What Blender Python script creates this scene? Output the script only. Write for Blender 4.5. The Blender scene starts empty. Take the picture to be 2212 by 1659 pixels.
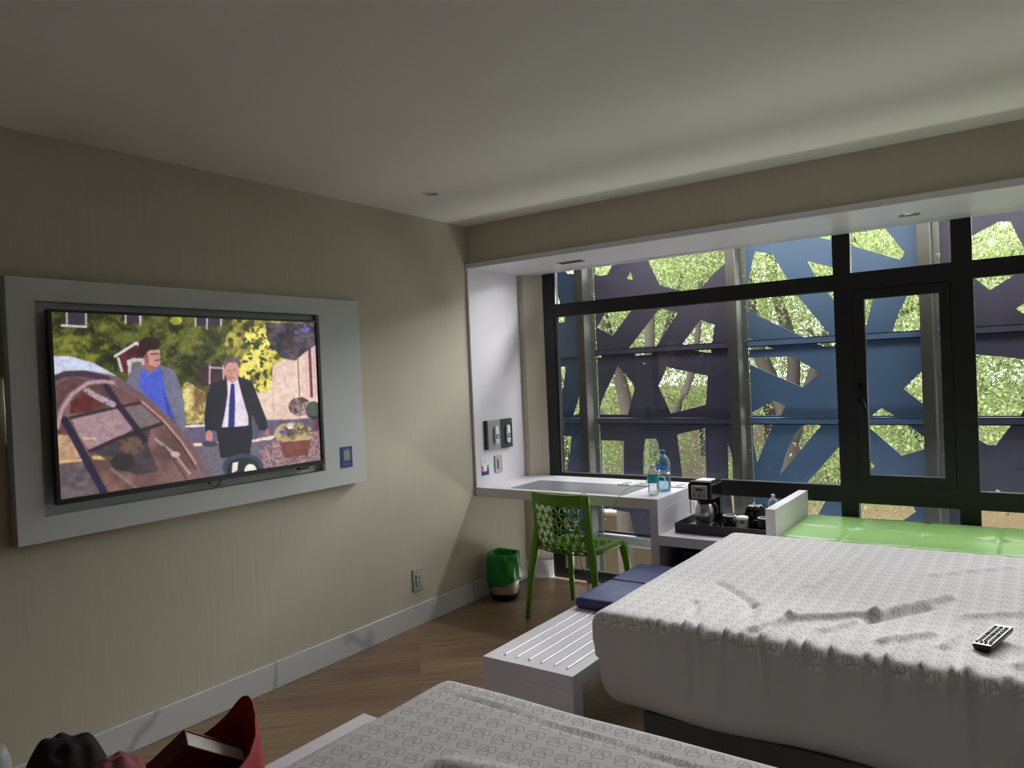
import bpy, bmesh, math, random
import numpy as np
from mathutils import Vector, Matrix, noise
C = bpy.context.scene.collection
SC = bpy.context.scene

# ------------------------------------------------------------------ camera
CAMP = Vector((3.12592, -3.92997, 1.49713)); YAW, PITCH, ROLL, FPX = -0.618608, -0.0129042, -0.0433044, 1609.23
_f = Vector((math.sin(YAW)*math.cos(PITCH), math.cos(YAW)*math.cos(PITCH), math.sin(PITCH)))
_r = Vector((math.cos(YAW), -math.sin(YAW), 0)); _u = _r.cross(_f)
_c, _s = math.cos(ROLL), math.sin(ROLL)
RR, UU = _c*_r+_s*_u, -_s*_r+_c*_u
cam = bpy.data.objects.new('camera', bpy.data.cameras.new('camera')); C.objects.link(cam)
M4 = Matrix((RR, UU, -_f)).transposed().to_4x4(); M4.translation = CAMP
cam.matrix_world = M4
cam.data.sensor_width = 36; cam.data.lens = FPX/2212*36; cam.data.clip_start = .05; cam.data.clip_end = 400
SC.camera = cam
def ray(x, y):
    return _f + RR*((x-1106)/FPX) - UU*((y-829.5)/FPX)
def onplane(x, y, ax, val):            # where a sight line meets a real plane of the room (used for measuring sizes)
    d = ray(x, y); return CAMP + d*((val-CAMP[ax])/d[ax])

# ------------------------------------------------------------------ world, sun, exposure
SC.view_settings.view_transform = 'Standard'; SC.view_settings.look = 'None'
SC.view_settings.exposure = 0.0; SC.view_settings.gamma = 1.0; SC.view_settings.use_curve_mapping = False
W = bpy.data.worlds.new('sky'); SC.world = W; W.use_nodes = True
nt = W.node_tree; nt.nodes.clear()
out = nt.nodes.new('ShaderNodeOutputWorld'); bg = nt.nodes.new('ShaderNodeBackground')
tc = nt.nodes.new('ShaderNodeTexCoord'); sx = nt.nodes.new('ShaderNodeSeparateXYZ'); rp = nt.nodes.new('ShaderNodeValToRGB')
nt.links.new(tc.outputs['Generated'], sx.inputs[0]); nt.links.new(sx.outputs['Z'], rp.inputs[0])
rp.color_ramp.elements[0].position = 0.0; rp.color_ramp.elements[0].color = (.60, .62, .64, 1)
rp.color_ramp.elements[1].position = .75; rp.color_ramp.elements[1].color = (1, 1.0, 1.0, 1)
nt.links.new(rp.outputs[0], bg.inputs[0]); bg.inputs[1].default_value = 18.0
nt.links.new(bg.outputs[0], out.inputs[0])
sun = bpy.data.objects.new('sun', bpy.data.lights.new('sun', 'SUN')); C.objects.link(sun)
sun.data.energy = 14.0; sun.data.angle = .05; sun.data.color = (1, .95, .86)
sun.rotation_euler = Vector((-.5, .35, 1)).to_track_quat('Z', 'Y').to_euler()
# area lamp added outside above the soffit line, unseen, to brighten the room
al = bpy.data.objects.new('gap_daylight', bpy.data.lights.new('gap_daylight', 'AREA')); C.objects.link(al)
al.data.shape = 'RECTANGLE'; al.data.size = 4.6; al.data.size_y = .34; al.data.energy = 250; al.data.color = (1, .97, 1)
al.location = (2.4, 1.12, 2.50)
al.rotation_euler = Vector((0, .92, .40)).to_track_quat('Z', 'Y').to_euler()
al.data.spread = math.radians(150)
# second added area lamp, unseen below the sill, to brighten the ceiling
gl_ = bpy.data.objects.new('ground_bounce_daylight', bpy.data.lights.new('ground_bounce_daylight', 'AREA')); C.objects.link(gl_)
gl_.data.shape = 'RECTANGLE'; gl_.data.size = 5.2; gl_.data.size_y = .24; gl_.data.energy = 80; gl_.data.color = (1, .95, .92)
gl_.location = (2.6, 1.40, -.22); gl_.rotation_euler = Vector((0, .95, -.30)).to_track_quat('Z', 'Y').to_euler()

# ------------------------------------------------------------------ node helpers
def lin(c):
    return tuple((v/255/12.92 if v/255 <= .04045 else ((v/255+.055)/1.055)**2.4) for v in c)
MATS = {}
def mat(name, col, rough=.6, metal=0, spec=.5, **k):
    m = bpy.data.materials.new(name); m.use_nodes = True; MATS[name] = m
    b = m.node_tree.nodes['Principled BSDF']
    b.inputs['Base Color'].default_value = (*col, 1); b.inputs['Roughness'].default_value = rough
    b.inputs['Metallic'].default_value = metal; b.inputs['Specular IOR Level'].default_value = spec
    for kk, v in k.items(): b.inputs[kk.replace('_', ' ')].default_value = v
    N = m.node_tree.nodes; L = m.node_tree.links
    return m
def var(m, scale=(1, 1, 1), amt=.08, detail=4, ns=8, bump=0, bs=None, coord='Object'):
    """gentle procedural colour variation and bump on a material"""
    N, L = m.node_tree.nodes, m.node_tree.links; b = N['Principled BSDF']
    t = N.new('ShaderNodeTexCoord'); mp = N.new('ShaderNodeMapping'); mp.inputs['Scale'].default_value = scale
    n = N.new('ShaderNodeTexNoise'); n.inputs['Scale'].default_value = ns; n.inputs['Detail'].default_value = detail
    L.new(t.outputs[coord], mp.inputs[0]); L.new(mp.outputs[0], n.inputs[0])
    c = b.inputs['Base Color'].default_value[:]
    mx = N.new('ShaderNodeMix'); mx.data_type = 'RGBA'
    mx.inputs[6].default_value = tuple(v*(1-amt) for v in c[:3])+(1,); mx.inputs[7].default_value = tuple(min(1, v*(1+amt)) for v in c[:3])+(1,)
    L.new(n.outputs[0], mx.inputs[0]); L.new(mx.outputs[2], b.inputs['Base Color'])
    if bump:
        bp_ = N.new('ShaderNodeBump'); bp_.inputs['Strength'].default_value = bump; bp_.inputs['Distance'].default_value = .002
        n2 = n
        if bs:
            n2 = N.new('ShaderNodeTexNoise'); n2.inputs['Scale'].default_value = bs; L.new(mp.outputs[0], n2.inputs[0])
        L.new(n2.outputs[0], bp_.inputs['Height']); L.new(bp_.outputs[0], b.inputs['Normal'])
    return m
class NG:
    def __init__(s, m): s.N, s.L = m.node_tree.nodes, m.node_tree.links
    def m(s, op, a, b=None, c=None):
        n = s.N.new('ShaderNodeMath'); n.operation = op
        for i, v in enumerate((a, b, c)):
            if v is None: continue
            if isinstance(v, (int, float)): n.inputs[i].default_value = v
            else: s.L.new(v, n.inputs[i])
        return n.outputs[0]

# materials ---------------------------------------------------------
M_wall = var(mat('wallpaper', (.55, .505, .405), .85, spec=.2), (1, 1, .03), .07, 6, 60, .25)
M_ceil = var(mat('ceiling_paint', (.86, .84, .78), .9, spec=.2), amt=.03, ns=3, bump=.1, bs=120)
M_white = var(mat('white_laminate', (.75, .72, .77), .32, spec=.5), amt=.02, ns=4)
M_white2 = var(mat('white_board', (.60, .61, .60), .5, spec=.4), amt=.03, ns=4, bump=.08, bs=80)
M_black = var(mat('black_aluminium', (.012, .012, .013), .42, spec=.4), amt=.2, ns=9)
M_gloss = mat('black_gloss_plastic', (.008, .008, .009), .15)
M_bezel = mat('tv_bezel', (.006, .006, .006), .3)
M_green = var(mat('green_plastic', (.125, .33, .012), .38), amt=.06, ns=6)
M_lime = var(mat('green_vinyl', (.26, .47, .14), .34, spec=.5), amt=.08, ns=5, bump=.15, bs=160)
M_navy = var(mat('blue_vinyl', (.045, .06, .19), .42), amt=.1, ns=5, bump=.2, bs=140)
M_liner = mat('green_bin_liner', (.012, .30, .035), .3, Transmission_Weight=.12)
M_steel = mat('brushed_steel', (.55, .54, .52), .3, 1)
M_steel_d = mat('dark_steel', (.22, .21, .20), .34, 1)
M_strip = mat('metal_strip', (.85, .86, .88), .25, .9)
M_mat = var(mat('grey_desk_inlay', (.20, .20, .22), .3), (1, 1, 1), .3, 5, 3)
M_grey = mat('grey_plastic_plate', (.42, .43, .38), .45)
M_slot = mat('dark_slot', (.03, .03, .03), .6)
M_paper = mat('white_paper', (.85, .85, .84), .6)
M_offw = mat('white_plastic', (.82, .83, .85), .35)
M_base = mat('dark_bed_base', (.09, .085, .085), .8)
M_under = mat('charcoal_fabric', (.05, .05, .055), .9)
M_post = var(mat('bronze_post', (.016, .014, .013), .5, .2), (1, 1, .1), .3, 5, 9)
M_postl = var(mat('pale_post_metal', (.06, .065, .06), .45, .3), (1, 1, .1), .3, 5, 9)  # paler metal; on the posts it paints in their lit right side
M_bolt = mat('zinc_bolt', (.14, .14, .135), .4, .3)
M_fblue = var(mat('blue_screen_paint', (.024, .052, .105), .6), (1, 1, .2), .2, 6, 6)
M_fdark = var(mat('dark_screen_paint', (.017, .016, .036), .6), (1, 1, .2), .2, 6, 6)
M_bark = var(mat('bark', (.030, .025, .021), .9), (1, 1, .3), .45, 6, 7, .6)
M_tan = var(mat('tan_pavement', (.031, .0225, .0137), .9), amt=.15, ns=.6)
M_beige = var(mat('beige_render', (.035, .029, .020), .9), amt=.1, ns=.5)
M_blocker = mat('light_blocker_dark', (.006, .006, .006), .9, spec=.1)  # near-black so the added light blockers bounce nothing onto the screens
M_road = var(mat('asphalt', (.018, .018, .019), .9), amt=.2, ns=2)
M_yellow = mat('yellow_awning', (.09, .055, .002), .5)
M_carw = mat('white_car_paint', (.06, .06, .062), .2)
M_glassd = mat('dark_car_glass', (.02, .025, .03), .1)
M_red = var(mat('red_fabric_bag', (.36, .012, .02), .6), amt=.2, ns=9, bump=.3, bs=60)
M_cover = mat('dark_red_cover', (.11, .006, .02), .5)
M_pages = var(mat('book_pages', (.62, .58, .50), .8), (1, 1, 40), .15, 3, 6)
M_dark = var(mat('dark_knit', (.022, .016, .017), .95), amt=.4, ns=20, bump=.5, bs=90)
M_pink = var(mat('pink_fleece', (.36, .12, .13), .95), amt=.2, ns=10, bump=.4, bs=120)
M_maroon = mat('maroon_cloth', (.10, .012, .03), .9)
M_cloud = mat('milky_plastic', (.50, .50, .50), .4)
M_blue = mat('blue_card', (.02, .05, .22), .4)
M_navyc = mat('navy_print', (.03, .035, .20), .5); M_pinkc = mat('pink_print', (.70, .10, .25), .5); M_tealc = mat('teal_print', (.08, .42, .50), .5)
M_cardg = mat('grey_card_panel', (.30, .31, .31), .5)
M_capb = mat('blue_cap', (.0, .14, .42), .35); M_labb = mat('blue_label', (.02, .22, .75), .4); M_labt = mat('teal_label', (.0, .42, .45), .4)
M_cord = mat('white_cord', (.75, .75, .75), .5); M_cordd = mat('grey_cord', (.30, .29, .28), .5)
M_lime2 = mat('lens_glass', (.25, .25, .24), .3)

for k_ in ('bark', 'tan_pavement', 'beige_render', 'asphalt'): MATS[k_].node_tree.nodes['Principled BSDF'].inputs['Specular IOR Level'].default_value = 0.0
for k_ in ('blue_screen_paint', 'dark_screen_paint'): MATS[k_].node_tree.nodes['Principled BSDF'].inputs['Specular IOR Level'].default_value = 0.3
def marble():
    m = mat('marble_tile', (.66, .67, .66), .3); N, L = m.node_tree.nodes, m.node_tree.links; b = N['Principled BSDF']
    t = N.new('ShaderNodeTexCoord'); mp = N.new('ShaderNodeMapping'); mp.inputs['Rotation'].default_value = (.6, 0, 0); mp.inputs['Scale'].default_value = (1, 1, .6)
    n = N.new('ShaderNodeTexNoise'); n.inputs['Scale'].default_value = .85; n.inputs['Detail'].default_value = 4; n.inputs['Distortion'].default_value = .6
    L.new(t.outputs['Object'], mp.inputs[0]); L.new(mp.outputs[0], n.inputs[0])
    g = NG(m); d = g.m('ABSOLUTE', g.m('SUBTRACT', n.outputs[0], .5)); k = g.m('SUBTRACT', 1, g.m('MINIMUM', g.m('MULTIPLY', d, 55), 1))
    mx = N.new('ShaderNodeMix'); mx.data_type = 'RGBA'; mx.inputs[6].default_value = (.60, .61, .60, 1); mx.inputs[7].default_value = (.30, .33, .38, 1)
    L.new(g.m('MULTIPLY', k, .8), mx.inputs[0]); L.new(mx.outputs[2], b.inputs['Base Color']); return m
M_marble = marble()
def wood():
    m = mat('wood_plank_floor', (.2, .13, .08), .38); N, L = m.node_tree.nodes, m.node_tree.links; b = N['Principled BSDF']
    t = N.new('ShaderNodeTexCoord'); mp = N.new('ShaderNodeMapping'); mp.inputs['Rotation'].default_value = (0, 0, math.radians(-43))
    L.new(t.outputs['Object'], mp.inputs[0])
    br = N.new('ShaderNodeTexBrick'); br.inputs['Scale'].default_value = 1; br.inputs['Brick Width'].default_value = 1.15; br.inputs['Row Height'].default_value = .15
    br.inputs['Mortar Size'].default_value = .0012; br.offset = .37
    br.inputs['Color1'].default_value = (.20, .128, .075, 1); br.inputs['Color2'].default_value = (.31, .205, .125, 1); br.inputs['Mortar'].default_value = (.06, .04, .025, 1)
    L.new(mp.outputs[0], br.inputs[0])
    mp2 = N.new('ShaderNodeMapping'); mp2.inputs['Scale'].default_value = (1.5, 22, 1); L.new(mp.outputs[0], mp2.inputs[0])
    n = N.new('ShaderNodeTexNoise'); n.inputs['Scale'].default_value = 1.6; n.inputs['Detail'].default_value = 6; L.new(mp2.outputs[0], n.inputs[0])
    mx = N.new('ShaderNodeMix'); mx.data_type = 'RGBA'; mx.blend_type = 'MULTIPLY'; mx.inputs[0].default_value = 1
    r = N.new('ShaderNodeValToRGB'); r.color_ramp.elements[0].position = .3; r.color_ramp.elements[0].color = (.62, .58, .55, 1); r.color_ramp.elements[1].position = .7; r.color_ramp.elements[1].color = (1.15, 1.12, 1.1, 1)
    L.new(n.outputs[0], r.inputs[0]); L.new(br.outputs[0], mx.inputs[6]); L.new(r.outputs[0], mx.inputs[7]); L.new(mx.outputs[2], b.inputs['Base Color'])
    return m
M_wood = wood()
def glass(name, tint=(1, 1, 1), dirt=.0, refl=1.0):
    m = bpy.data.materials.new(name); m.use_nodes = True; N, L = m.node_tree.nodes, m.node_tree.links; N.clear()
    o = N.new('ShaderNodeOutputMaterial'); t = N.new('ShaderNodeBsdfTransparent'); t.inputs[0].default_value = (*tint, 1)
    g = N.new('ShaderNodeBsdfGlossy'); g.inputs['Roughness'].default_value = .01; f = N.new('ShaderNodeFresnel'); f.inputs[0].default_value = 1.5
    mx = N.new('ShaderNodeMixShader'); G = NG(m); L.new(G.m('MULTIPLY', f.outputs[0], refl), mx.inputs[0]); L.new(t.outputs[0], mx.inputs[1]); L.new(g.outputs[0], mx.inputs[2])
    last = mx
    if dirt:
        d = N.new('ShaderNodeBsdfDiffuse'); d.inputs[0].default_value = (.75, .75, .72, 1)
        tc = N.new('ShaderNodeTexCoord'); mp = N.new('ShaderNodeMapping'); mp.inputs['Scale'].default_value = (1, 1, .12); L.new(tc.outputs['Object'], mp.inputs[0])
        n = N.new('ShaderNodeTexNoise'); n.inputs['Scale'].default_value = 60; n.inputs['Detail'].default_value = 5; L.new(mp.outputs[0], n.inputs[0])
        m2 = N.new('ShaderNodeMixShader'); L.new(G.m('MULTIPLY', n.outputs[0], dirt), m2.inputs[0]); L.new(mx.outputs[0], m2.inputs[1]); L.new(d.outputs[0], m2.inputs[2]); last = m2
    L.new(last.outputs[0], o.inputs[0]); return m
M_pane = glass('window_glass', (.95, .97, .96), .005, .5)
M_pet = glass('clear_plastic', (.96, .97, .98), .25, .7)
M_petb = glass('blue_clear_plastic', (.78, .92, .98), .2, .7)
def leafmat(name, a, b_):
    m = bpy.data.materials.new(name); m.use_nodes = True; N, L = m.node_tree.nodes, m.node_tree.links; N.clear()
    o = N.new('ShaderNodeOutputMaterial'); d = N.new('ShaderNodeBsdfDiffuse'); t = N.new('ShaderNodeBsdfTranslucent')
    ge = N.new('ShaderNodeAttribute'); ge.attribute_name = 'tone'; ge.attribute_type = 'GEOMETRY'
    mx = N.new('ShaderNodeMix'); mx.data_type = 'RGBA'; mx.inputs[6].default_value = (*a, 1); mx.inputs[7].default_value = (*b_, 1); L.new(ge.outputs['Fac'], mx.inputs[0])
    L.new(mx.outputs[2], d.inputs[0]); L.new(mx.outputs[2], t.inputs[0])
    s = N.new('ShaderNodeMixShader'); s.inputs[0].default_value = .45; L.new(d.outputs[0], s.inputs[1]); L.new(t.outputs[0], s.inputs[2]); L.new(s.outputs[0], o.inputs[0]); return m
M_leaf = leafmat('leaf', (.024, .038, .011), (.22, .26, .11))

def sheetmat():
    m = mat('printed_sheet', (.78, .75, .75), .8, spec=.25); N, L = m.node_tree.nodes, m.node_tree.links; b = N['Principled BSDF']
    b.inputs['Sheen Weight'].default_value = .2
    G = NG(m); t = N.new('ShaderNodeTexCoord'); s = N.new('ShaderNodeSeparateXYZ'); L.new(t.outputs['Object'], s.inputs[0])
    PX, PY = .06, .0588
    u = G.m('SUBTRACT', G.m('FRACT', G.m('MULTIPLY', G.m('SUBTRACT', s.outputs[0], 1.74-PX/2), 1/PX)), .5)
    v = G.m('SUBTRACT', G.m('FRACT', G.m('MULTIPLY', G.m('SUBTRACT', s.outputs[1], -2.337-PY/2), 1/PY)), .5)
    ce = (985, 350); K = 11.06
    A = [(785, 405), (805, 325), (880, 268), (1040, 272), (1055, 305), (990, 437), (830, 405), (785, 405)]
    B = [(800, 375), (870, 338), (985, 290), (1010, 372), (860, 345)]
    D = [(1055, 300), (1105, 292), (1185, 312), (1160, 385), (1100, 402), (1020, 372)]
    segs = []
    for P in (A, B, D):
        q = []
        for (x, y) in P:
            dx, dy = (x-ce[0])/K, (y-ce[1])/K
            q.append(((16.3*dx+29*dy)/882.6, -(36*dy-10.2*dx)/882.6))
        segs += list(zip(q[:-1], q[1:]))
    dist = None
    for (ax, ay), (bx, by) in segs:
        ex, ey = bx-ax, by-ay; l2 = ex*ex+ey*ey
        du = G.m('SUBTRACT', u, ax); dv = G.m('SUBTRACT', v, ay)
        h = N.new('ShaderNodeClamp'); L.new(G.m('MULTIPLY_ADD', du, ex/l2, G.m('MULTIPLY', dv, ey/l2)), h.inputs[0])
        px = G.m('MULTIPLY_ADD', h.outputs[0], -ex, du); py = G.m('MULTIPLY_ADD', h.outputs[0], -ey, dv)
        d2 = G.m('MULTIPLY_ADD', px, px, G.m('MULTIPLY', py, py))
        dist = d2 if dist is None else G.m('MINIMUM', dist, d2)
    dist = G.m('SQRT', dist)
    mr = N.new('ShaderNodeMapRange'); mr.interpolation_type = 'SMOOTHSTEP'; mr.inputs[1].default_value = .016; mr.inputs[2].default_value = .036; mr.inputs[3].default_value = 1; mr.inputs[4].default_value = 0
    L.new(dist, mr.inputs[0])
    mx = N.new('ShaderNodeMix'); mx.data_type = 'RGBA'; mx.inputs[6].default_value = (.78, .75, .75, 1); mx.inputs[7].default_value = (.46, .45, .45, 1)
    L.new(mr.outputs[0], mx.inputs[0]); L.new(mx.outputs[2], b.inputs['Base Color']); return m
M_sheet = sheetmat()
M_sheetp = mat('plain_sheet', (.62, .60, .585), .8, spec=.25)

# ------------------------------------------------------------------ object helpers
def link(name, me, m=None, parent=None, smooth=False, loc=None):
    o = bpy.data.objects.new(name, me); C.objects.link(o)
    if m is not None:
        for q in (m if isinstance(m, (list, tuple)) else [m]): me.materials.append(q)
    if parent is not None:
        o.parent = parent; o.location = -Vector(parent['base']) if 'base' in parent else (0, 0, 0)
        if parent.parent is not None: o.location = (0, 0, 0)
    if smooth:
        for p in me.polygons: p.use_smooth = True
    return o
def mesh(name, bm):
    me = bpy.data.meshes.new(name); bm.normal_update(); bm.to_mesh(me); bm.free(); return me
def obj(name, bm, m, parent=None, smooth=False): return link(name, mesh(name, bm), m, parent, smooth)
def tag(o, label, cat, group=None):
    o['label'] = label; o['category'] = cat
    if group: o['group'] = group
    return o
def thing(name, label, cat, base=(0, 0, 0), group=None):
    o = bpy.data.objects.new(name, None); C.objects.link(o); o.empty_display_size = .05
    o.location = base; o['base'] = tuple(base); tag(o, label, cat, group); return o
def struct(o): o['kind'] = 'structure'; return o
def bx(x0, x1, y0, y1, z0, z1, bev=0, seg=2, bm=None):
    own = bmesh.new(); r = bmesh.ops.create_cube(own, size=1)
    for v in own.verts: v.co = Vector(((x0+x1)/2+v.co.x*(x1-x0), (y0+y1)/2+v.co.y*(y1-y0), (z0+z1)/2+v.co.z*(z1-z0)))
    if bev: bmesh.ops.bevel(own, geom=own.edges[:], offset=bev, segments=seg, affect='EDGES', profile=.6)
    if bm is None: return own
    me = bpy.data.meshes.new('t'); own.to_mesh(me); own.free(); bm.from_mesh(me); bpy.data.meshes.remove(me); return bm
def lathe(prof, cx=0, cy=0, cz=0, n=40, bm=None, fn=None):
    bm = bm or bmesh.new(); rings = []
    for (r, z) in prof:
        ring = []
        for i in range(n):
            a = 2*math.pi*i/n; x, y, zz = r*math.cos(a), r*math.sin(a), z
            if fn: x, y, zz = fn(x, y, zz, a)
            ring.append(bm.verts.new((cx+x, cy+y, cz+zz)))
        rings.append(ring)
    for a, b in zip(rings[:-1], rings[1:]):
        for i in range(n): bm.faces.new((a[i], a[(i+1) % n], b[(i+1) % n], b[i]))
    if prof[0][0] > 1e-5 and prof[0][0] != prof[-1][0]: pass
    return bm
def cap(bm):
    es = [e for e in bm.edges if e.is_boundary]; bmesh.ops.holes_fill(bm, edges=es, sides=0); bmesh.ops.recalc_face_normals(bm, faces=bm.faces[:]); return bm
def tube(pts, r, n=8, bm=None, r1=None):
    bm = bm or bmesh.new(); pts = [Vector(p) for p in pts]; rings = []; N = len(pts)
    for i, p in enumerate(pts):
        t = (pts[min(i+1, N-1)]-pts[max(i-1, 0)]).normalized()
        a = t.cross(Vector((0, 0, 1)) if abs(t.z) < .9 else Vector((1, 0, 0))).normalized(); b = t.cross(a)
        rr = r if r1 is None else r+(r1-r)*i/(N-1)
        rings.append([bm.verts.new(p+a*rr*math.cos(2*math.pi*k/n)+b*rr*math.sin(2*math.pi*k/n)) for k in range(n)])
    for a, b in zip(rings[:-1], rings[1:]):
        for i in range(n): bm.faces.new((a[i], a[(i+1) % n], b[(i+1) % n], b[i]))
    bm.faces.new(rings[0][::-1]); bm.faces.new(rings[-1]); return bm
def spline(pts, k=8):
    P = [Vector(p) for p in pts]; P = [P[0]]+P+[P[-1]]; o = []
    for i in range(1, len(P)-2):
        for j in range(k):
            t = j/k; a, b, c, d = P[i-1], P[i], P[i+1], P[i+2]
            o.append(.5*((2*b)+(c-a)*t+(2*a-5*b+4*c-d)*t*t+(3*b-a-3*c+d)*t**3))
    o.append(P[-2]); return o
def rbox(x0, x1, y0, y1, z0, z1, r, step, fn=None, mi=None):
    """rounded box with an even grid, for cushions and mattresses"""
    nx, ny, nz = (max(2, int(round((b-a)/step))) for a, b in ((x0, x1), (y0, y1), (z0, z1)))
    if not isinstance(r, (tuple, list)): r = (r, r)
    bm = bmesh.new(); V = {}
    def gv(i, j, k):
        key = (i, j, k)
        if key not in V:
            p = Vector((x0+(x1-x0)*i/nx, y0+(y1-y0)*j/ny, z0+(z1-z0)*k/nz)); rr = r[1] if p.z > (z0+z1)/2 else r[0]
            q = Vector((min(max(p.x, x0+rr), x1-rr), min(max(p.y, y0+rr), y1-rr), min(max(p.z, z0+rr), z1-rr))); d = p-q
            if d.length > 1e-9: p = q+d.normalized()*rr
            V[key] = bm.verts.new(fn(p) if fn else p)
        return V[key]
    for i in range(nx):
        for j in range(ny):
            bm.faces.new((gv(i, j, nz), gv(i+1, j, nz), gv(i+1, j+1, nz), gv(i, j+1, nz))); bm.faces.new((gv(i, j, 0), gv(i, j+1, 0), gv(i+1, j+1, 0), gv(i+1, j, 0)))
    for i in range(nx):
        for k in range(nz):
            bm.faces.new((gv(i, 0, k), gv(i+1, 0, k), gv(i+1, 0, k+1), gv(i, 0, k+1))); bm.faces.new((gv(i, ny, k), gv(i, ny, k+1), gv(i+1, ny, k+1), gv(i+1, ny, k)))
    for j in range(ny):
        for k in range(nz):
            bm.faces.new((gv(0, j, k), gv(0, j, k+1), gv(0, j+1, k+1), gv(0, j+1, k))); bm.faces.new((gv(nx, j, k), gv(nx, j+1, k), gv(nx, j+1, k+1), gv(nx, j, k+1)))
    return bm
def plate(outer, holes, t, fn, sub=0):
    """flat plate with real holes; local (a, b, c) with c the thickness, mapped to room coordinates by fn"""
    cu = bpy.data.curves.new('c', 'CURVE'); cu.dimensions = '2D'; cu.fill_mode = 'BOTH'; cu.extrude = t/2
    for P in [outer]+holes:
        s = cu.splines.new('POLY'); s.points.add(len(P)-1)
        for q, p in zip(s.points, P): q.co = (p[0], p[1], 0, 1)
        s.use_cyclic_u = True
    o = bpy.data.objects.new('c', cu); me = bpy.data.meshes.new_from_object(o)
    bm = bmesh.new(); bm.from_mesh(me); bpy.data.meshes.remove(me); bpy.data.objects.remove(o); bpy.data.curves.remove(cu)
    bmesh.ops.remove_doubles(bm, verts=bm.verts[:], dist=1e-5)
    for _ in range(5 if sub else 0):
        es = [e for e in bm.edges if e.calc_length() > sub]
        if not es: break
        bmesh.ops.subdivide_edges(bm, edges=es, cuts=1); bmesh.ops.triangulate(bm, faces=[f for f in bm.faces if len(f.verts) > 4])
    for v in bm.verts: v.co = fn(*v.co)
    bmesh.ops.recalc_face_normals(bm, faces=bm.faces[:]); return bm
def rect(a, b, c, d): return [(a, c), (b, c), (b, d), (a, d)]

# ------------------------------------------------------------------ room shell
H = 2.5; ZS = 2.215; YW = .66
struct(obj('floor', bx(-.1, 5.5, -5.3, .62, -.12, 0), M_wood))
struct(obj('ceiling', bx(-.1, 5.5, -5.3, .9, H, H+.12), M_ceil))
struct(obj('wall_left', bx(-.12, 0, -5.3, .56, 0, H), M_wall))
bm = bmesh.new(); pr = [(-.12, .56), (.062, .56), (.165, YW), (.165, .74), (-.12, .74)]
lo = [bm.verts.new((x, y, 0)) for x, y in pr]; hi = [bm.verts.new((x, y, H)) for x, y in pr]
for i in range(5): bm.faces.new((lo[i], lo[(i+1) % 5], hi[(i+1) % 5], hi[i]))
bm.faces.new(hi); bm.faces.new(lo[::-1]); bmesh.ops.recalc_face_normals(bm, faces=bm.faces[:])
struct(obj('wall_alcove', bm, M_wall))
struct(obj('wall_window', bx(0, 5.4, 0, .74, 2.247, H), M_wall))
M_wall_dim = mat('dimmed_back_wall', (.16, .11, .075), .5)  # back wall out of view, darkened to cut light bounced in the room
struct(obj('wall_right', bx(5.4, 5.52, -5.3, .9, 0, H), M_wall))
struct(obj('wall_back', bx(-.12, 5.52, -5.42, -5.3, 0, H), M_wall_dim))
struct(obj('baseboard_left', bx(0, .012, -5.3, .56, 0, .13, .002, 1), M_marble))
bm = bmesh.new(); pr = [(0.012, .548), (.074, .548), (.17, .642), (.165, .655), (.062, .558), (0.012, .56)]
lo = [bm.verts.new((x, y, 0)) for x, y in pr]; hi = [bm.verts.new((x, y, .13)) for x, y in pr]
for i in range(6): bm.faces.new((lo[i], lo[(i+1) % 6], hi[(i+1) % 6], hi[i]))
bm.faces.new(hi); bm.faces.new(lo[::-1]); bmesh.ops.recalc_face_normals(bm, faces=bm.faces[:])
struct(obj('baseboard_alcove', bm, M_marble))
# boxed-in white surround of the window bay
struct(obj('trim_1', bx(0, 5.4, -.022, YW, ZS, 2.247, .001, 1), M_white))
struct(obj('trim_2', bx(0, .018, -.022, .558, .69, ZS, .001, 1), M_white))

# ------------------------------------------------------------------ window frame and glass
win = bpy.data.objects.new('window_1', None); C.objects.link(win); struct(win)
X0, X1 = .17, 5.35
panesx = [(.255, 2.159), (2.249, 2.75), (2.843, 4.25), (4.34, 5.25)]
holes = []; gl = []
for i, (a, b) in enumerate(panesx):
    zl = [(.07, .676), (.769, 1.899), (1.99, ZS-.002)]
    for k, (c, d) in enumerate(zl):
        if k == 2: d = 2.235
        if i == 1 and k == 1: holes.append(rect(a+.01, b-.01, .783, 1.89))
        else: holes.append(rect(a, b, c, d)); gl.append((a, b, c, d))
fy = lambda a, b, c: Vector((a, YW+.035+c, b))
obj('frame', plate(rect(X0, X1, 0.002, 2.245), holes, .07, fy), M_black, win)
for (a, b, c, d) in gl: obj('pane', bx(a-.01, b+.01, YW+.032, YW+.038, c-.01, d+.01), M_pane, win)
cs = obj('casement', plate(rect(2.262, 2.738, .785, 1.888), [rect(2.315, 2.688, .838, 1.836)], .06, lambda a, b, c: Vector((a, YW+.022+c, b))), M_black, win)
obj('casement_pane', bx(2.305, 2.698, YW+.03, YW+.036, .828, 1.846), M_pane, cs)
hb = bx(2.272, 2.296, YW-.026, YW-.008, 1.24, 1.36, .004); tube([(2.284, YW-.03, 1.33), (2.284, YW-.052, 1.33), (2.292, YW-.056, 1.29), (2.318, YW-.056, 1.20)], .009, 10, hb)
obj('window_handle', hb, M_gloss, cs)

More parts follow.
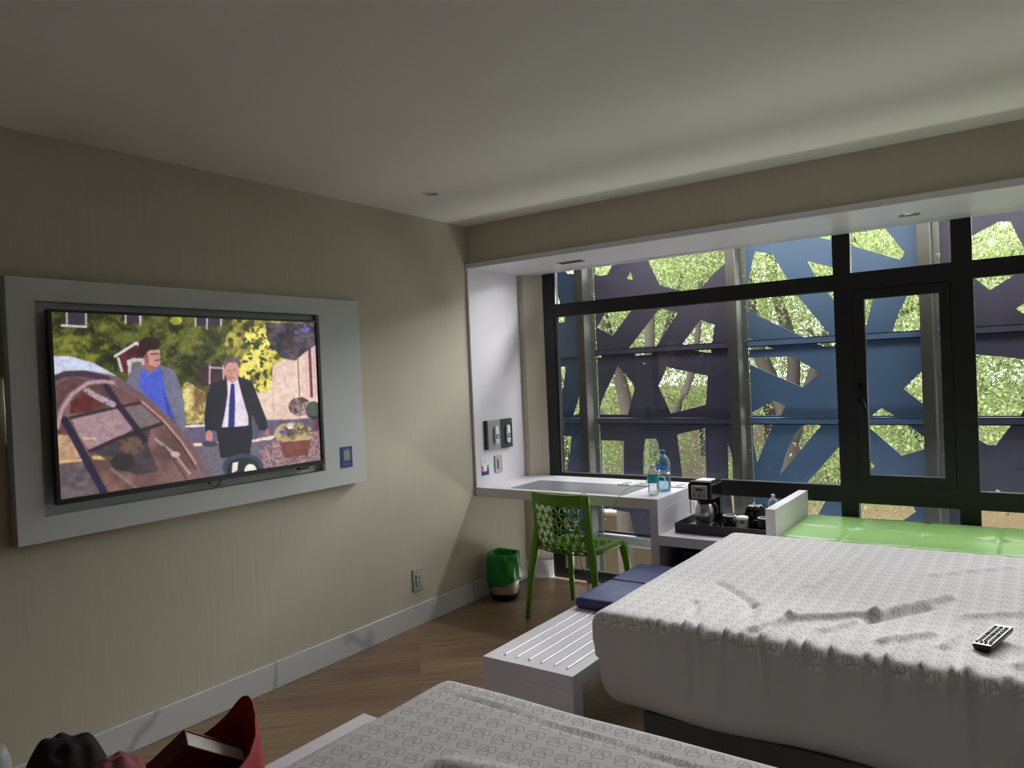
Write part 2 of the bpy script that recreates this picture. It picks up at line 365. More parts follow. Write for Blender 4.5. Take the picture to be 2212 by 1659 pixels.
# ------------------------------------------------------------------ facade screen outside
YF = 1.6
def A_(x, y): return (1180+x/5.027, 520+y/5.027)
def B_(x, y): return (1180+x/5.027, 780+y/5.027)
def C_(x, y): return (1560+x/5.53, 480+y/5.53)
def D_(x, y): return (1560+x/5.53, 780+y/5.53)
def E_(x, y): return (1820+x/4.88, 440+y/4.88)
def F_(x, y): return (1820+x/4.365, 780+y/4.365)
def G_(x, y): return (1000+x/3.3175, 860+y/3.3175)
def H_(x, y): return (1300+x/4.424, 940+y/4.424)
def P_(x, y): return (x, y)
HO = {1: [(A_, [(150, 150), (395, 130), (390, 365), (225, 360), (205, 300)]), (A_, [(40, 590), (125, 590), (155, 690), (203, 830), (203, 885), (40, 900)]), (A_, [(328, 595), (400, 590), (400, 668), (345, 668)]),
          (A_, [(40, 1110), (160, 1103), (95, 1175), (40, 1200)]), (B_, [(215, 60), (190, 270), (120, 490), (60, 520), (40, 200), (150, 65)]), (B_, [(405, 50), (427, 60), (430, 320), (350, 580), (295, 585), (340, 450), (385, 250)]),
          (B_, [(190, 810), (275, 815), (265, 950), (230, 1185), (70, 1195), (60, 1000)]), (B_, [(450, 965), (470, 1200), (415, 1200)]), (G_, [(735, 890), (770, 890), (775, 930), (735, 930)]), (G_, [(800, 880), (830, 870), (840, 900), (800, 930)]) ],
      2: [(A_, [(525, 130), (780, 100), (725, 250), (665, 370), (610, 380), (525, 375)]), (A_, [(915, 340), (945, 428), (873, 412)]), (A_, [(1060, 20), (1095, 170), (1130, 270), (1235, 485), (1480, 550), (1660, 540), (1790, 390), (2000, 185), (2000, -80)]),
          (A_, [(548, 940), (725, 1030), (925, 755), (960, 700), (700, 680)]), (A_, [(898, 1165), (980, 1250), (1140, 1238), (1430, 785), (1250, 735), (1200, 770)]), (A_, [(1450, 1160), (1740, 1215), (1788, 1215), (1828, 915), (1675, 860), (1640, 900)]),
          (A_, [(558, 1195), (610, 1220), (600, 1270), (558, 1270)]), (A_, [(1048, 1325), (1083, 1325), (1065, 1348)]), (B_, [(780, 50), (945, 245), (960, 300), (890, 580), (585, 580), (585, 500), (600, 440), (640, 340)]),
          (B_, [(1310, 65), (1755, 160), (1735, 475), (1355, 570), (1218, 270)]), (B_, [(598, 860), (845, 865), (845, 1225), (610, 1225)]), (B_, [(1075, 845), (1190, 840), (1215, 875), (1235, 985), (1225, 1230), (1055, 1230), (1055, 1000)]),
          (B_, [(1420, 805), (1450, 790), (1725, 728), (1742, 1275), (1480, 1257)]), (B_, [(1970, 870), (2095, 1292), (1980, 1287)]), (G_, [(1010, 785), (1195, 820), (1228, 968), (1012, 943)]), (G_, [(1000, 985), (1240, 1012), (1283, 1163), (1110, 1122), (1080, 1060), (1000, 1040)]),
          (H_, [(1232, 560), (1325, 560), (1335, 745), (1255, 745)])],
      3: [(C_, [(390, 350), (595, 375), (775, 670), (890, 865), (1335, 1400), (1370, 1440), (1335, 1482), (1210, 1485), (282, 1065), (278, 920), (285, 745)]), (P_, [(1744, 564), (1793, 576), (1850, 600), (1893, 618), (1868, 715), (1850, 725), (1797, 643), (1786, 630), (1761, 597)]),
          (P_, [(1773, 514), (1830, 528), (1935, 559), (1945, 560), (1955, 547), (1905, 485), (1870, 430), (1800, 430)]), (C_, [(295, 1383), (450, 1440), (607, 1513), (300, 1528)]), (lambda x, y: C_(x, y), [(305, 1625), (820, 1603), (1000, 1700), (1185, 1794), (965, 1974), (315, 1705)]),
          (D_, [(330, 610), (620, 470), (755, 535), (705, 640), (665, 650), (333, 650)]), (D_, [(343, 742), (618, 742), (500, 1010), (420, 1212), (352, 960)]), (D_, [(975, 748), (1110, 748), (1182, 770), (900, 1110), (690, 1357), (760, 1110), (870, 870)]),
          (P_, [(1743, 1044), (1812, 966), (1845, 958), (1890, 1007), (1868, 1030), (1800, 1056)]), (P_, [(1735, 1070), (1785, 1080), (1758, 1128), (1735, 1128)]), (P_, [(1845, 1078), (1973, 1093), (1979, 1105), (1938, 1133), (1850, 1138)]),
          (E_, [(740, 850), (885, 840), (900, 1350), (512, 1425), (518, 1370), (590, 1160)]), (E_, [(740, 120), (855, 100), (862, 268)]), (F_, [(575, 262), (818, 60), (832, 432)]), (F_, [(275, 515), (370, 440), (488, 515)]),
          (F_, [(222, 600), (620, 600), (847, 745), (845, 820), (560, 892)]), (F_, [(778, 1117), (815, 1090), (862, 1080), (862, 1130)])],
      4: [(E_, [(1345, 350), (1640, 190), (1770, 185), (1840, 330), (1960, 560), (1830, 740), (1555, 912), (1380, 775), (1300, 650), (1290, 400)]), (E_, [(1828, 1105), (1913, 1050), (2040, 960), (2040, 1260)]), (P_, [(2106, 766), (2160, 770), (2212, 776), (2262, 792), (2262, 850), (2212, 884), (2205, 898), (2106, 898), (2098, 860)]),
          (F_, [(1240, 605), (1590, 605), (1445, 795), (1370, 792), (1283, 740)]), (F_, [(1418, 1243), (1457, 1205), (1507, 1243)]), (P_, [(2085, 1090), (2235, 1095), (2240, 1170), (2088, 1165)]), (P_, [(2260, 950), (2330, 960), (2300, 1040)]), (P_, [(2250, 560), (2330, 520), (2340, 640)])]}
postx = [-1.27, -.03, 1.25, 2.50, 3.74, 4.98]
def hole_to_plane(f, P):
    o = []
    for p in P:
        q = onplane(*f(*p), 1, YF); o.append((q.x, q.z))
    return o
ZB, ZT = .13, 3.24
fl = {0: ('blue perforated screen panel outside the far left of the window', M_fblue), 1: ('blue perforated screen panel behind the leftmost strip of window glass', M_fblue), 2: ('dark indigo cut-out screen panel behind the widest window pane above the desk', M_fdark),
      3: ('blue cut-out screen panel behind the opening casement', M_fblue), 4: ('dark indigo cut-out screen panel at the right end of the window', M_fdark), 5: ('blue cut-out screen panel beyond the right edge of the picture', M_fblue)}
rz = [1.645, 1.075, .565]
for i in (1, 2, 3, 4, 5):
    a, b = postx[i-1]+.11, postx[i]+.012
    base = ((a+b)/2, YF, ZB); t = thing('perforated_screen', fl[i][0], 'screen', base, 'cut-out screen panels outside the window')
    hs = []
    for f, P in HO[3 if i == 5 else i]:
        q = hole_to_plane(f, P); q = [(x+2.48, z) for x, z in q] if i == 5 else q; q = [(min(max(x, a+.006), b-.006), min(max(z, ZB+.02), ZT-.02)) for x, z in q]; hs.append(q)
    obj('cutout_sheet', plate(rect(a, b, ZB, ZT), hs, .006, lambda x, z, c: Vector((x, YF+c, z))), fl[i][1], t)
    for z in rz:
        rb = bx(a+.005, b-.012, YF-.05, YF-.0035, z-.024, z-.018); bx(a+.005, b-.012, YF-.05, YF-.044, z-.024, z+.024, 0, 1, rb)
        bx(a+.005, b-.012, YF-.05, YF-.0035, z+.019, z+.025, 0, 1, rb)
        obj('stiffener', rb, fl[i][1], t)
for i, x in enumerate(postx[:5]):
    t = thing('facade_post', ['bronze screen post left of the window, hidden behind the left wall', 'dark post between the left blue screen panel and the indigo one', 'dark post between the indigo screen panel and the blue one', 'dark post seen through the casement near its right edge', 'dark post beyond the right end of the window'][i], 'post', (x+.05, YF-.09, -.3), 'posts of the outside screen')
    if i == 0:
        pass
    obj('box_section', bx(x, x+.07, YF-.14, YF-.012, -.3, 3.24), M_post, t)
    b_ = bx(x+.07, x+.076, YF-.14, YF-.012, -.3, 3.24); bx(x+.076, x+.11, YF-.020, YF-.012, -.3, 3.0, 0, 1, b_)
    obj('lit_side_channel', b_, M_postl, t)  # lighter colour than the box section stands in for light on this side
    for z in (.33, .52, .60, .86, 1.04, 1.11, 1.38, 1.61, 1.67, 1.92, 2.15):
        bb = lathe([(0.0001, 0), (.008, 0), (.008, .006), (.0001, .006)], 0, 0, 0, 10)
        for v in bb.verts: v.co = Vector((x+.098+v.co.x, YF-.021-v.co.z, z+v.co.y))
        obj('bolt', bb, M_bolt, t)
t = thing('bottom_rail', 'pale metal double rail along the bottom of the outside screen', 'rail', (2, YF-.03, .05))
for z in (.05, .125): obj('rail_bar', bx(-1.2, 5.0, YF-.05, YF-.0, z-.005, z+.005), M_bolt, t)
obj('rail_web', bx(-1.2, 5.0, YF-.022, YF-.012, .058, .117), M_postl, t)
struct(obj('wall_light_block_top', bx(-1.4, 5.5, .75, 1.75, 3.25, 3.5), M_blocker))  # unseen slab added to shut sky light out of the gap
struct(obj('wall_light_block_upper', bx(-1.4, 5.5, .76, .9, 2.625, 3.245), M_blocker))  # unseen wall added to stop sun and sky coming over the roof
for nm_, x_ in (('wall_light_block_left', -1.4), ('wall_light_block_right', 5.36)): struct(obj(nm_, bx(x_, x_+.1, .91 if x_ > 0 else .75, 1.6, -.295, 3.245), M_blocker))  # unseen end walls added to block sky light from the sides
struct(obj('wall_light_block_outer', bx(-1.4, -.121, .6, .745, -.3, 3.245), M_blocker))  # unseen wall added to keep open sky off the left screen panel
ledge = tag(obj('balcony_ledge', bx(-1.3, 5.4, .76, 1.75, -.45, -.3), M_beige), 'narrow rendered ledge outside the window under the screen posts', 'ledge')

# ------------------------------------------------------------------ street, buildings, trees
rng = random.Random(7)
GZ = -3.6
struct(obj('ground', bx(-60, 40, 2.2, 70, GZ-.2, GZ), M_tan))
tag(obj('road', bx(-60, 40, 14.6, 17.9, GZ+.002, GZ+.03), M_road), 'grey asphalt street beyond the pavement outside', 'road')
def bldg(name, label, x0, x1, y0, y1, z1, m):
    t = thing(name, label, 'building', ((x0+x1)/2, (y0+y1)/2, GZ)); hs = []
    nx = int((x1-x0)/3)
    for k in range(nx):
        for z in np.arange(GZ+1.2, z1-1.6, 3.0): hs.append((x0+1+k*3, x0+2.3+k*3, z, z+1.4))
    obj('facade', plate(rect(x0, x1, GZ, z1), [rect(*h) for h in hs], .3, lambda a, b, c: Vector((a, y0+c, b))), m, t)
    obj('block', bx(x0, x1, y0+.45, y1, GZ, z1-.05), M_road, t)
    obj('roof_edge', bx(x0-.2, x1+.2, y0-.3, y1, z1, z1+.25), m, t)
    for h in hs: obj('window', bx(h[0]-.05, h[1]+.05, y0+.16, y0+.2, h[2]-.05, h[3]+.05), M_glassd, t)
bldg('building', 'beige low building across the street seen under the branches', -22, -4, 27, 36, .2, M_beige)
bldg('building', 'pale long building across the street behind the right-hand trees', -2, 16, 28, 37, -.2, M_beige)
wl = tag(obj('garden_wall', bx(-14, 12, 12.4, 12.7, GZ, GZ+1.5), M_tan), 'tan boundary wall between the trees and the street', 'wall')
t = thing('shop_awning', 'bright yellow striped awning glimpsed through the leaves on the left', 'awning', (-9.2, 20.2, 0))
obj('canopy', bx(-10.2, -8.2, 20, 20.8, 1.1, 1.28, .02), M_yellow, t); obj('valance', bx(-10.2, -8.2, 19.98, 20.02, .72, .92), M_yellow, t)
for x in (-10.1, -8.3): obj('awning_post', bx(x-.05, x+.05, 20.1, 20.2, GZ+.031, 1.1), M_postl, t)
# parked car
def car(x, y, z, L_=4.3, label='white parked car glimpsed through the lower left cut-outs'):
    t = thing('car', label, 'car', (x, y, z))
    side = [(-2.1, .35), (-2.15, .75), (-1.5, .95), (-.9, 1.38), (.5, 1.42), (1.25, 1.0), (2.05, .85), (2.15, .4)]
    bm = bmesh.new(); lo = [bm.verts.new((x+a, y-.85+(.15 if b > 1 else 0), z+b)) for a, b in side]; hi = [bm.verts.new((x+a, y+.85-(.15 if b > 1 else 0), z+b)) for a, b in side]
    n = len(side)
    for i in range(n): bm.faces.new((lo[i], lo[(i+1) % n], hi[(i+1) % n], hi[i]))
    bm.faces.new(lo); bm.faces.new(hi); bmesh.ops.recalc_face_normals(bm, faces=bm.faces[:]); bmesh.ops.bevel(bm, geom=bm.edges[:], offset=.08, segments=3, affect='EDGES')
    obj('car_body', bm, M_carw, t, True)
    g = bmesh.new(); f = [g.verts.new((x+a, y-.88+(.12 if b > 1.2 else 0), z+b)) for a, b in [(-1.2, .95), (-.85, 1.3), (.45, 1.33), (1.05, .98)]]; g.faces.new(f); r = bmesh.ops.extrude_face_region(g, geom=g.faces[:])
    for v in r['geom']:
        if isinstance(v, bmesh.types.BMVert): v.co.y += .05
    obj('side_window', g, M_glassd, t)
    for wx in (-1.3, 1.35):
        w = lathe([(.001, -.1), (.2, -.1), (.33, -.09), (.33, .09), (.001, .1)], 0, 0, 0, 24)
        for v in w.verts: v.co = Vector((x+wx+v.co.x, y-.8+v.co.z, z+.33+v.co.y))
        obj('wheel', w, M_under, t)
car(-6.6, 16.6, GZ+.035)
def trunk(pts, r0, r1, bm=None): return tube(spline(pts, 6), r0, 12, bm, r1)
def leafmesh(n, seed, ex, ez, s0=.036, s1=.07):
    r = np.random.default_rng(seed); cl = 46
    cc = r.normal(size=(cl, 3)); cc /= np.linalg.norm(cc, axis=1)[:, None]; cc *= r.random((cl, 1))**.45; cc *= np.array([ex, ex*.8, ez])
    k = r.integers(0, cl, n); p = cc[k]+r.normal(size=(n, 3))*np.array([.33, .33, .24])
    d = r.normal(size=(n, 3)); d[:, 2] -= .5; d /= np.linalg.norm(d, axis=1)[:, None]; e = np.cross(d, r.normal(size=(n, 3))); e /= np.linalg.norm(e, axis=1)[:, None]
    L_ = r.uniform(s0, s1, n)[:, None]; W_ = L_*.24
    V = np.stack([p, p+d*L_*.45+e*W_, p+d*L_, p+d*L_*.45-e*W_], 1).reshape(-1, 3)
    me = bpy.data.meshes.new('foliage'); F = np.arange(4*n).reshape(n, 4)
    me.from_pydata(V.tolist(), [], F.tolist())
    at = me.attributes.new('tone', 'FLOAT', 'POINT'); ton = np.clip(r.random(n)*.55+r.random(cl)[k]*.5, 0, 1); at.data.foreach_set('value', np.repeat(ton, 4).astype('f'))
    me.materials.append(M_leaf); me.update(); return me
LM = [leafmesh(11000, 3, 1.55, 1.25), leafmesh(11000, 5, 1.5, 1.3), leafmesh(7000, 9, 1.2, .8)]
def tree(label, x, y, stems, crowns):
    t = thing('tree', label, 'tree', (x, y, GZ))
    bm = bmesh.new()
    for pts, r0, r1 in stems: trunk([(x+a, y+b, c) for a, b, c in pts], r0, r1, bm)
    obj('trunk', bm, M_bark, t, True)
    for (dx, dy, z, s, k) in crowns:
        o = bpy.data.objects.new('foliage', LM[k]); C.objects.link(o); o.parent = t; o.location = (dx, dy, z-GZ); o.scale = (s, s, s); o.rotation_euler = (0, 0, rng.random()*6.28)
tree('tree with pale forked trunk behind the left side of the indigo screen panel', -2.4, 7.0,
     [([(0, 0, GZ), (-.1, 0, -1), (.05, .0, .6), (-.35, 0, 2.4), (-.5, 0, 4)], .17, .06), ([(.02, 0, .3), (.5, .1, 1.5), (1.0, .2, 3)], .09, .04), ([(0, 0, .2), (-.8, .2, 1.0), (-1.8, .3, 1.6)], .05, .02)],
     [(-.6, .4, 3.3, 1.1, 0), (.9, .6, 3.0, 1.0, 1), (-1.9, .5, 2.0, 1.0, 2), (0, 1.3, 1.7, 1.0, 0)])
tree('tree with slanting pale trunk right of the water bottles', -.9, 5.2,
     [([(.55, 0, GZ), (.3, 0, -1.2), (.0, .0, .3), (-.25, 0, 1.2), (-.2, 0, 2.3), (-.5, 0, 4)], .115, .05), ([(-.05, 0, .6), (.35, .1, 1.5), (.45, .2, 2.6)], .06, .03)],
     [(-.2, .9, 3.5, .9, 1), (.6, .8, 2.6, .7, 2)])
tree('multi-stemmed tree behind the left half of the blue casement panel', .35, 6.2,
     [([(0, 0, GZ), (.05, 0, -1), (.0, .0, .7), (-.4, 0, 2.0), (-.45, 0, 4)], .15, .07), ([(0, 0, .5), (.12, .0, 1.6), (-.1, 0, 2.6), (-.1, 0, 4)], .10, .05), ([(.02, 0, .4), (.55, .0, 1.8), (.9, .1, 3.2)], .11, .05), ([(.02, 0, .7), (.9, .1, 1.7), (1.7, .1, 2.2)], .06, .03), ([(-.6, 0, GZ), (-.55, 0, 0), (-.7, 0, 2), (-.6, 0, 3.5)], .08, .05)],
     [(-.4, 1.0, 3.4, 1.0, 0), (.9, 1.1, 2.8, 1.0, 1), (-.2, 1.7, 1.4, .8, 2)])
tree('leafy tree filling the view at the right end of the window', 2.2, 5.0,
     [([(0, 0, GZ), (.0, 0, -1), (.1, .0, 1), (-.1, 0, 3)], .13, .05), ([(.05, 0, .4), (-.7, .1, 1.3), (-1.3, .1, 1.9)], .05, .02)],
     [(.1, .3, 2.6, 1.0, 0), (.3, .2, 1.2, .9, 1), (-.9, .5, 2.4, .8, 2), (1.4, .3, 1.9, 1.0, 0), (-.5, .6, .6, .6, 2)])
tree('low leafy tree behind the bottom of the blue casement panel', .6, 9.0,
     [([(0, 0, GZ), (.1, 0, -2.4), (.0, .0, -1.2)], .1, .05)], [(0, 0, -.1, .8, 1), (-1.7, .2, -.5, .7, 2), (1.6, .3, .2, .8, 0)])
tree('low bushy tree behind the lower left cut-outs', -4.6, 8.6,
     [([(0, 0, GZ), (.1, 0, -2), (.0, .0, .5)], .12, .06)], [(0, 0, .6, 1.2, 0), (-1.8, .4, .9, 1.2, 1), (1.6, .2, .1, .8, 2), (-.4, .3, 2.6, 1.2, 0)])
tree('broad tree at the back filling the middle distance', -1.5, 11.5,
     [([(0, 0, GZ), (.1, 0, -1), (.0, .0, 3)], .2, .1)], [(0, 0, 1.6, 1.5, 1), (-3, .3, 2.2, 1.6, 0), (3, 0, 1.4, 1.5, 0), (1.4, .4, 3.8, 1.6, 1), (-2.2, .3, 4.6, 1.6, 0)])
tree('far tree at the back on the right-hand side', 4.2, 10.5,
     [([(0, 0, GZ), (.1, 0, -1), (.0, .0, 3)], .18, .1)], [(0, 0, 1.5, 1.5, 1), (-1.8, .3, 3.2, 1.5, 0), (2.4, 0, 2.6, 1.5, 0)])
tree('far tree at the back on the left-hand side', -7.8, 12.8,
     [([(0, 0, GZ), (.1, 0, -1), (.0, .0, 3)], .18, .1)], [(0, 0, 1.5, 1.5, 1), (-2.4, .3, 3.2, 1.5, 0), (2.4, 0, 3.6, 1.6, 0), (-3.5, 0, 1.0, 1.4, 1)])

# ------------------------------------------------------------------ television wall
tf = thing('tv_surround_panel', 'large white framed panel on the left wall around the television', 'wall panel', (0, -1.92, .94))
obj('surround_frame', plate(rect(-2.777, -1.053, .943, 1.937), [rect(-2.682, -1.334, 1.036, 1.852)], .058, lambda a, b, c: Vector((.0305+c, a, b))), M_white2, tf)
obj('recess_back', bx(.0015, .012, -2.72, -1.30, 1.0, 1.88), M_white2, tf)
tv = thing('television', 'flat screen television switched on in the white wall panel', 'television', (.08, -2.0, 1.08))
obj('bezel', plate(rect(-2.652, -1.372, 1.078, 1.818), [rect(-2.640, -1.384, 1.098, 1.808)], .03, lambda a, b, c: Vector((.0815+c, a, b))), M_bezel, tv)
obj('back_cover', bx(.05, .073, -2.64, -1.384, 1.09, 1.81, .004), M_bezel, tv)
obj('wall_mount', bx(.0125, .0495, -2.25, -1.8, 1.3, 1.6), M_slot, tv)
obj('logo_tab', bx(.07, .095, -1.53, -1.47, 1.066, 1.0775, .002), M_gloss, tv)
obj('power_cable', tube(spline([(.055, -2.03, 1.10), (.07, -2.01, 1.07), (.072, -1.985, 1.052), (.068, -1.955, 1.06), (.055, -1.945, 1.10)]), .004), M_bezel, tv)
# the picture on the screen, painted cell by cell into a fine grid of screen cells
def vnoise(X, Y, s, seed):
    r = np.random.default_rng(seed); T = r.random((64, 64)); x, y = X/s, Y/s; xi, yi = np.floor(x).astype(int), np.floor(y).astype(int); fx, fy_ = x-xi, y-yi
    fx, fy_ = fx*fx*(3-2*fx), fy_*fy_*(3-2*fy_); g = lambda a, b: T[a % 64, b % 64]
    return (g(xi, yi)*(1-fx)+g(xi+1, yi)*fx)*(1-fy_)+(g(xi, yi+1)*(1-fx)+g(xi+1, yi+1)*fx)*fy_
def paint_tv(nx, nz):
    sc = [(50, 68), (2080, 142), (2122, 1222), (98, 1515)]; uv = [(0, 0), (1, 0), (1, 1), (0, 1)]
    A, b = [], []
    for (u, v), (x, y) in zip(uv, sc):
        A += [[u, v, 1, 0, 0, 0, -u*x, -v*x], [0, 0, 0, u, v, 1, -u*y, -v*y]]; b += [x, y]
    h = np.append(np.linalg.solve(np.array(A, float), b), 1)
    U, V = np.meshgrid((np.arange(nx)+.5)/nx, (np.arange(nz)+.5)/nz); w = h[6]*U+h[7]*V+1
    X, Y = (h[0]*U+h[1]*V+h[2])/w, (h[3]*U+h[4]*V+h[5])/w
    I = np.zeros((nz, nx, 3)); n1, n2, n3 = vnoise(X, Y, 90, 1), vnoise(X, Y, 34, 2), vnoise(X, Y, 14, 3)
    def col(c, mask, a=1.0, nz_=0.0, nn=None):
        c = np.array(c, float); k = (1+nz_*((n2 if nn is None else nn)-.5)*2)[..., None]; m = (mask*a)[..., None]; I[:] = I*(1-m)+c*k*m
    def poly(P):
        x, y = X, Y; ins = np.zeros(X.shape, bool); j = len(P)-1
        for i in range(len(P)):
            xi, yi = P[i]; xj, yj = P[j]
            if yi != yj: ins ^= ((yi > y) != (yj > y)) & (x < (xj-xi)*(y-yi)/(yj-yi)+xi)
            j = i
        return ins.astype(float)
    def ell(cx, cy, a, b): return (((X-cx)/a)**2+((Y-cy)/b)**2 < 1).astype(float)
    def stroke(P, wd):
        m = np.zeros(X.shape)
        for (ax, ay), (bx_, by) in zip(P[:-1], P[1:]):
            ex, ey = bx_-ax, by-ay; t_ = np.clip(((X-ax)*ex+(Y-ay)*ey)/(ex*ex+ey*ey), 0, 1); m = np.maximum(m, np.clip((wd-np.hypot(X-ax-t_*ex, Y-ay-t_*ey))/5, 0, 1))
        return m
    def blob(mask, lo, hi, t0=.35, t1=.65, c2=None):
        k = np.clip((.5*n1+.3*n2+.35*n3-t0)/(t1-t0), 0, 1)[..., None]; m = mask[..., None]; I[:] = I*(1-m)+(np.array(lo)*(1-k)+np.array(hi)*k)*m
    one = np.ones(X.shape)
    blob(one, (30, 36, 20), (118, 120, 44), .3, .85); blob(poly([(500, 60), (1100, 60), (1100, 560), (500, 500)])*.6, (28, 34, 18), (90, 100, 40))
    blob(poly([(1450, 120), (2100, 130), (1900, 420), (1760, 640), (1500, 760), (1380, 300)])*(vnoise(X, Y, 48, 21)*.6+n2*.4 > .42)*.75, (96, 96, 34), (226, 208, 92), .3, .8)
    blob(ell(250, 380, 260, 130)*(vnoise(X, Y, 60, 22) > .45)*.6, (70, 82, 30), (142, 150, 56), .3, .8)
    blob(ell(1120, 300, 260, 200)*(vnoise(X, Y, 70, 23) > .5)*.5, (50, 60, 26), (130, 132, 54), .3, .8)
    # windows of the ivy-covered house
    for x0, x1, y1 in ((180, 330, 185), (625, 745, 165), (1160, 1360, 190)):
        col((52, 46, 56), poly([(x0, 60), (x1, 60), (x1, y1-15), (x0, y1-15)])); col((215, 195, 205), stroke([(x0, 60), (x0, y1-15)], 9)+0); col((215, 195, 205), stroke([(x1-5, 60), (x1-5, y1-20)], 9))
    col((230, 215, 220), stroke([(140, 172), (325, 182)], 11)); col((215, 195, 205), stroke([(735, 90), (735, 165)], 9)); col((200, 190, 215), stroke([(1250, 110), (1245, 195)], 9))
    blob(ell(1700, 260, 170, 95)*((n2*.6+n3*.6) > .5), (190, 180, 50), (255, 238, 120)); blob(ell(1010, 130, 45, 35), (150, 150, 40), (240, 220, 90)); blob(ell(300, 330, 240, 90)*(n2 > .55)*.6, (90, 100, 30), (130, 135, 50))
    blob(ell(1680, 520, 190, 190)*((n2*.6+n3*.6) > .52), (160, 150, 40), (250, 235, 110))
    # porch
    col((84, 36, 44), poly([(560, 420), (700, 300), (790, 265), (810, 330), (790, 500), (640, 560), (600, 520)]), 1, .3); col((232, 218, 222), stroke([(540, 408), (705, 305), (775, 370)], 13)); col((225, 210, 215), stroke([(565, 425), (590, 520)], 13))
    col((206, 192, 200), poly([(630, 440), (680, 420), (760, 425), (770, 500), (640, 560)])); col((110, 105, 90), poly([(665, 455), (740, 450), (745, 500), (665, 540)]))
    # mid house window
    col((58, 40, 46), poly([(1180, 460), (1400, 470), (1390, 640), (1180, 640)]), 1, .2); 
    for P in ([(1265, 480), (1262, 620)], [(1370, 480), (1370, 600)], [(1265, 495), (1370, 500)]): col((214, 186, 190), stroke(P, 9))
    # sunlit wall at right
    col((240, 208, 190), poly([(1750, 480), (1840, 430), (1960, 400), (2120, 300), (2140, 900), (1690, 905), (1600, 690), (1700, 690), (1745, 640)]), 1, .05); col((150, 110, 110), stroke([(1752, 480), (1752, 830)], 3))
    for x, c in ((1955, (110, 84, 90)), (2020, (236, 190, 185)), (2050, (104, 52, 62)), (2085, (225, 185, 190))): col(c, stroke([(x-10, 330), (x+5, 720)], 13 if x > 1960 else 6))
    blob(poly([(1700, 150), (2085, 150), (2090, 320), (2000, 380), (1930, 440), (1840, 425), (1760, 350), (1710, 270)])*(n3 > .12), (36, 34, 34), (112, 96, 118), .3, .9); col((120, 90, 190), ((ell(1960, 190, 120, 60) > 0)&(n3 > .74)).astype(float))
    blob(poly([(1045, 640), (1090, 600), (1230, 690), (1250, 800), (1225, 930), (1080, 935)]), (120, 88, 50), (235, 222, 140), .3, .75)
    # street
    col((96, 88, 116), poly([(1060, 950), (1700, 900), (2140, 890), (2200, 1600), (1000, 1600)]), 1, .08); col((232, 196, 180), poly([(1680, 905), (1900, 790), (1960, 900)])); col((246, 232, 225), poly([(1070, 942), (1225, 935), (1225, 955), (1070, 962)]))
    col((250, 220, 196), poly([(1120, 1085), (1600, 1055), (1780, 1020), (1740, 1060), (1500, 1085), (1130, 1108)])); col((104, 98, 112), poly([(1120, 1110), (1520, 1090), (1700, 1060), (1700, 1400), (1200, 1500)])); col((146, 114, 118), poly([(1640, 1150), (1760, 1060), (2140, 980), (2140, 1260), (1560, 1330), (1640, 1200)]), 1, .35, n3)
    # planters
    blob(ell(1960, 800, 85, 75), (74, 52, 50), (190, 160, 160)); blob(ell(2070, 830, 65, 70), (26, 34, 30), (80, 84, 76)); blob(ell(1910, 1010, 150, 90)+0*X, (86, 66, 50), (190, 170, 120)); col((116, 62, 52), poly([(1800, 1080), (2050, 1060), (2020, 1180), (1840, 1205)]), 1, .1); col((235, 215, 225), ell(1885, 955, 28, 24)); col((104, 84, 150), ell(1830, 1000, 34, 16)); col((90, 60, 66), poly([(2060, 900), (2120, 880), (2125, 1000), (2060, 980)]), .8, .3)
    # man in blue shirt
    col((112, 112, 138), poly([(625, 600), (650, 530), (750, 475), (880, 470), (985, 510), (1040, 640), (1075, 900), (1070, 980), (1000, 1000), (600, 700)]), 1, .06, n1); col((90, 92, 118), stroke([(890, 520), (920, 700), (1000, 920)], 9))
    col((72, 92, 205), poly([(735, 520), (790, 505), (885, 500), (910, 610), (925, 720), (1000, 930), (900, 880), (720, 640)]), 1, .05); col((50, 66, 180), poly([(900, 650), (930, 740), (1000, 930), (930, 860)]))
    col((160, 100, 92), poly([(765, 450), (860, 450), (850, 520), (800, 535), (765, 500)])); col((206, 150, 136), poly([(740, 380), (800, 345), (880, 355), (888, 410), (884, 470), (850, 492), (790, 470), (755, 440)])); col((150, 92, 86), poly([(745, 385), (790, 385), (800, 470), (770, 455)])); col((90, 48, 44), stroke([(848, 441), (880, 437)], 7)); col((60, 34, 34), stroke([(812, 392), (868, 388)], 7)); col((120, 74, 70), stroke([(870, 400), (882, 425), (872, 430)], 4))
    col((44, 28, 32), poly([(722, 390), (718, 330), (735, 290), (770, 262), (820, 258), (880, 280), (888, 320), (868, 355), (800, 362), (775, 392), (755, 420), (740, 410)]), 1, .15, n3); col((92, 116, 214), stroke([(745, 530), (790, 545), (860, 515)], 8))
    # man in dark suit
    col((24, 24, 36), poly([(1270, 625), (1385, 585), (1500, 570), (1590, 600), (1640, 740), (1700, 900), (1712, 985), (1640, 985), (1590, 860), (1570, 1180), (1340, 1190), (1310, 985), (1225, 990), (1218, 900), (1235, 760)]), 1, .1, n1)
    col((236, 222, 240), poly([(1395, 590), (1480, 575), (1510, 700), (1560, 880), (1560, 945), (1480, 965), (1350, 960), (1375, 860), (1400, 700)]), 1, .04); col((34, 36, 104), poly([(1428, 620), (1452, 618), (1458, 760), (1450, 968), (1402, 965), (1412, 780)]))
    col((22, 22, 34), poly([(1320, 965), (1590, 950), (1590, 1040), (1560, 1190), (1345, 1200), (1330, 1080)])); col((70, 72, 96), poly([(1590, 880), (1640, 960), (1640, 1040), (1610, 1060)]), .7)
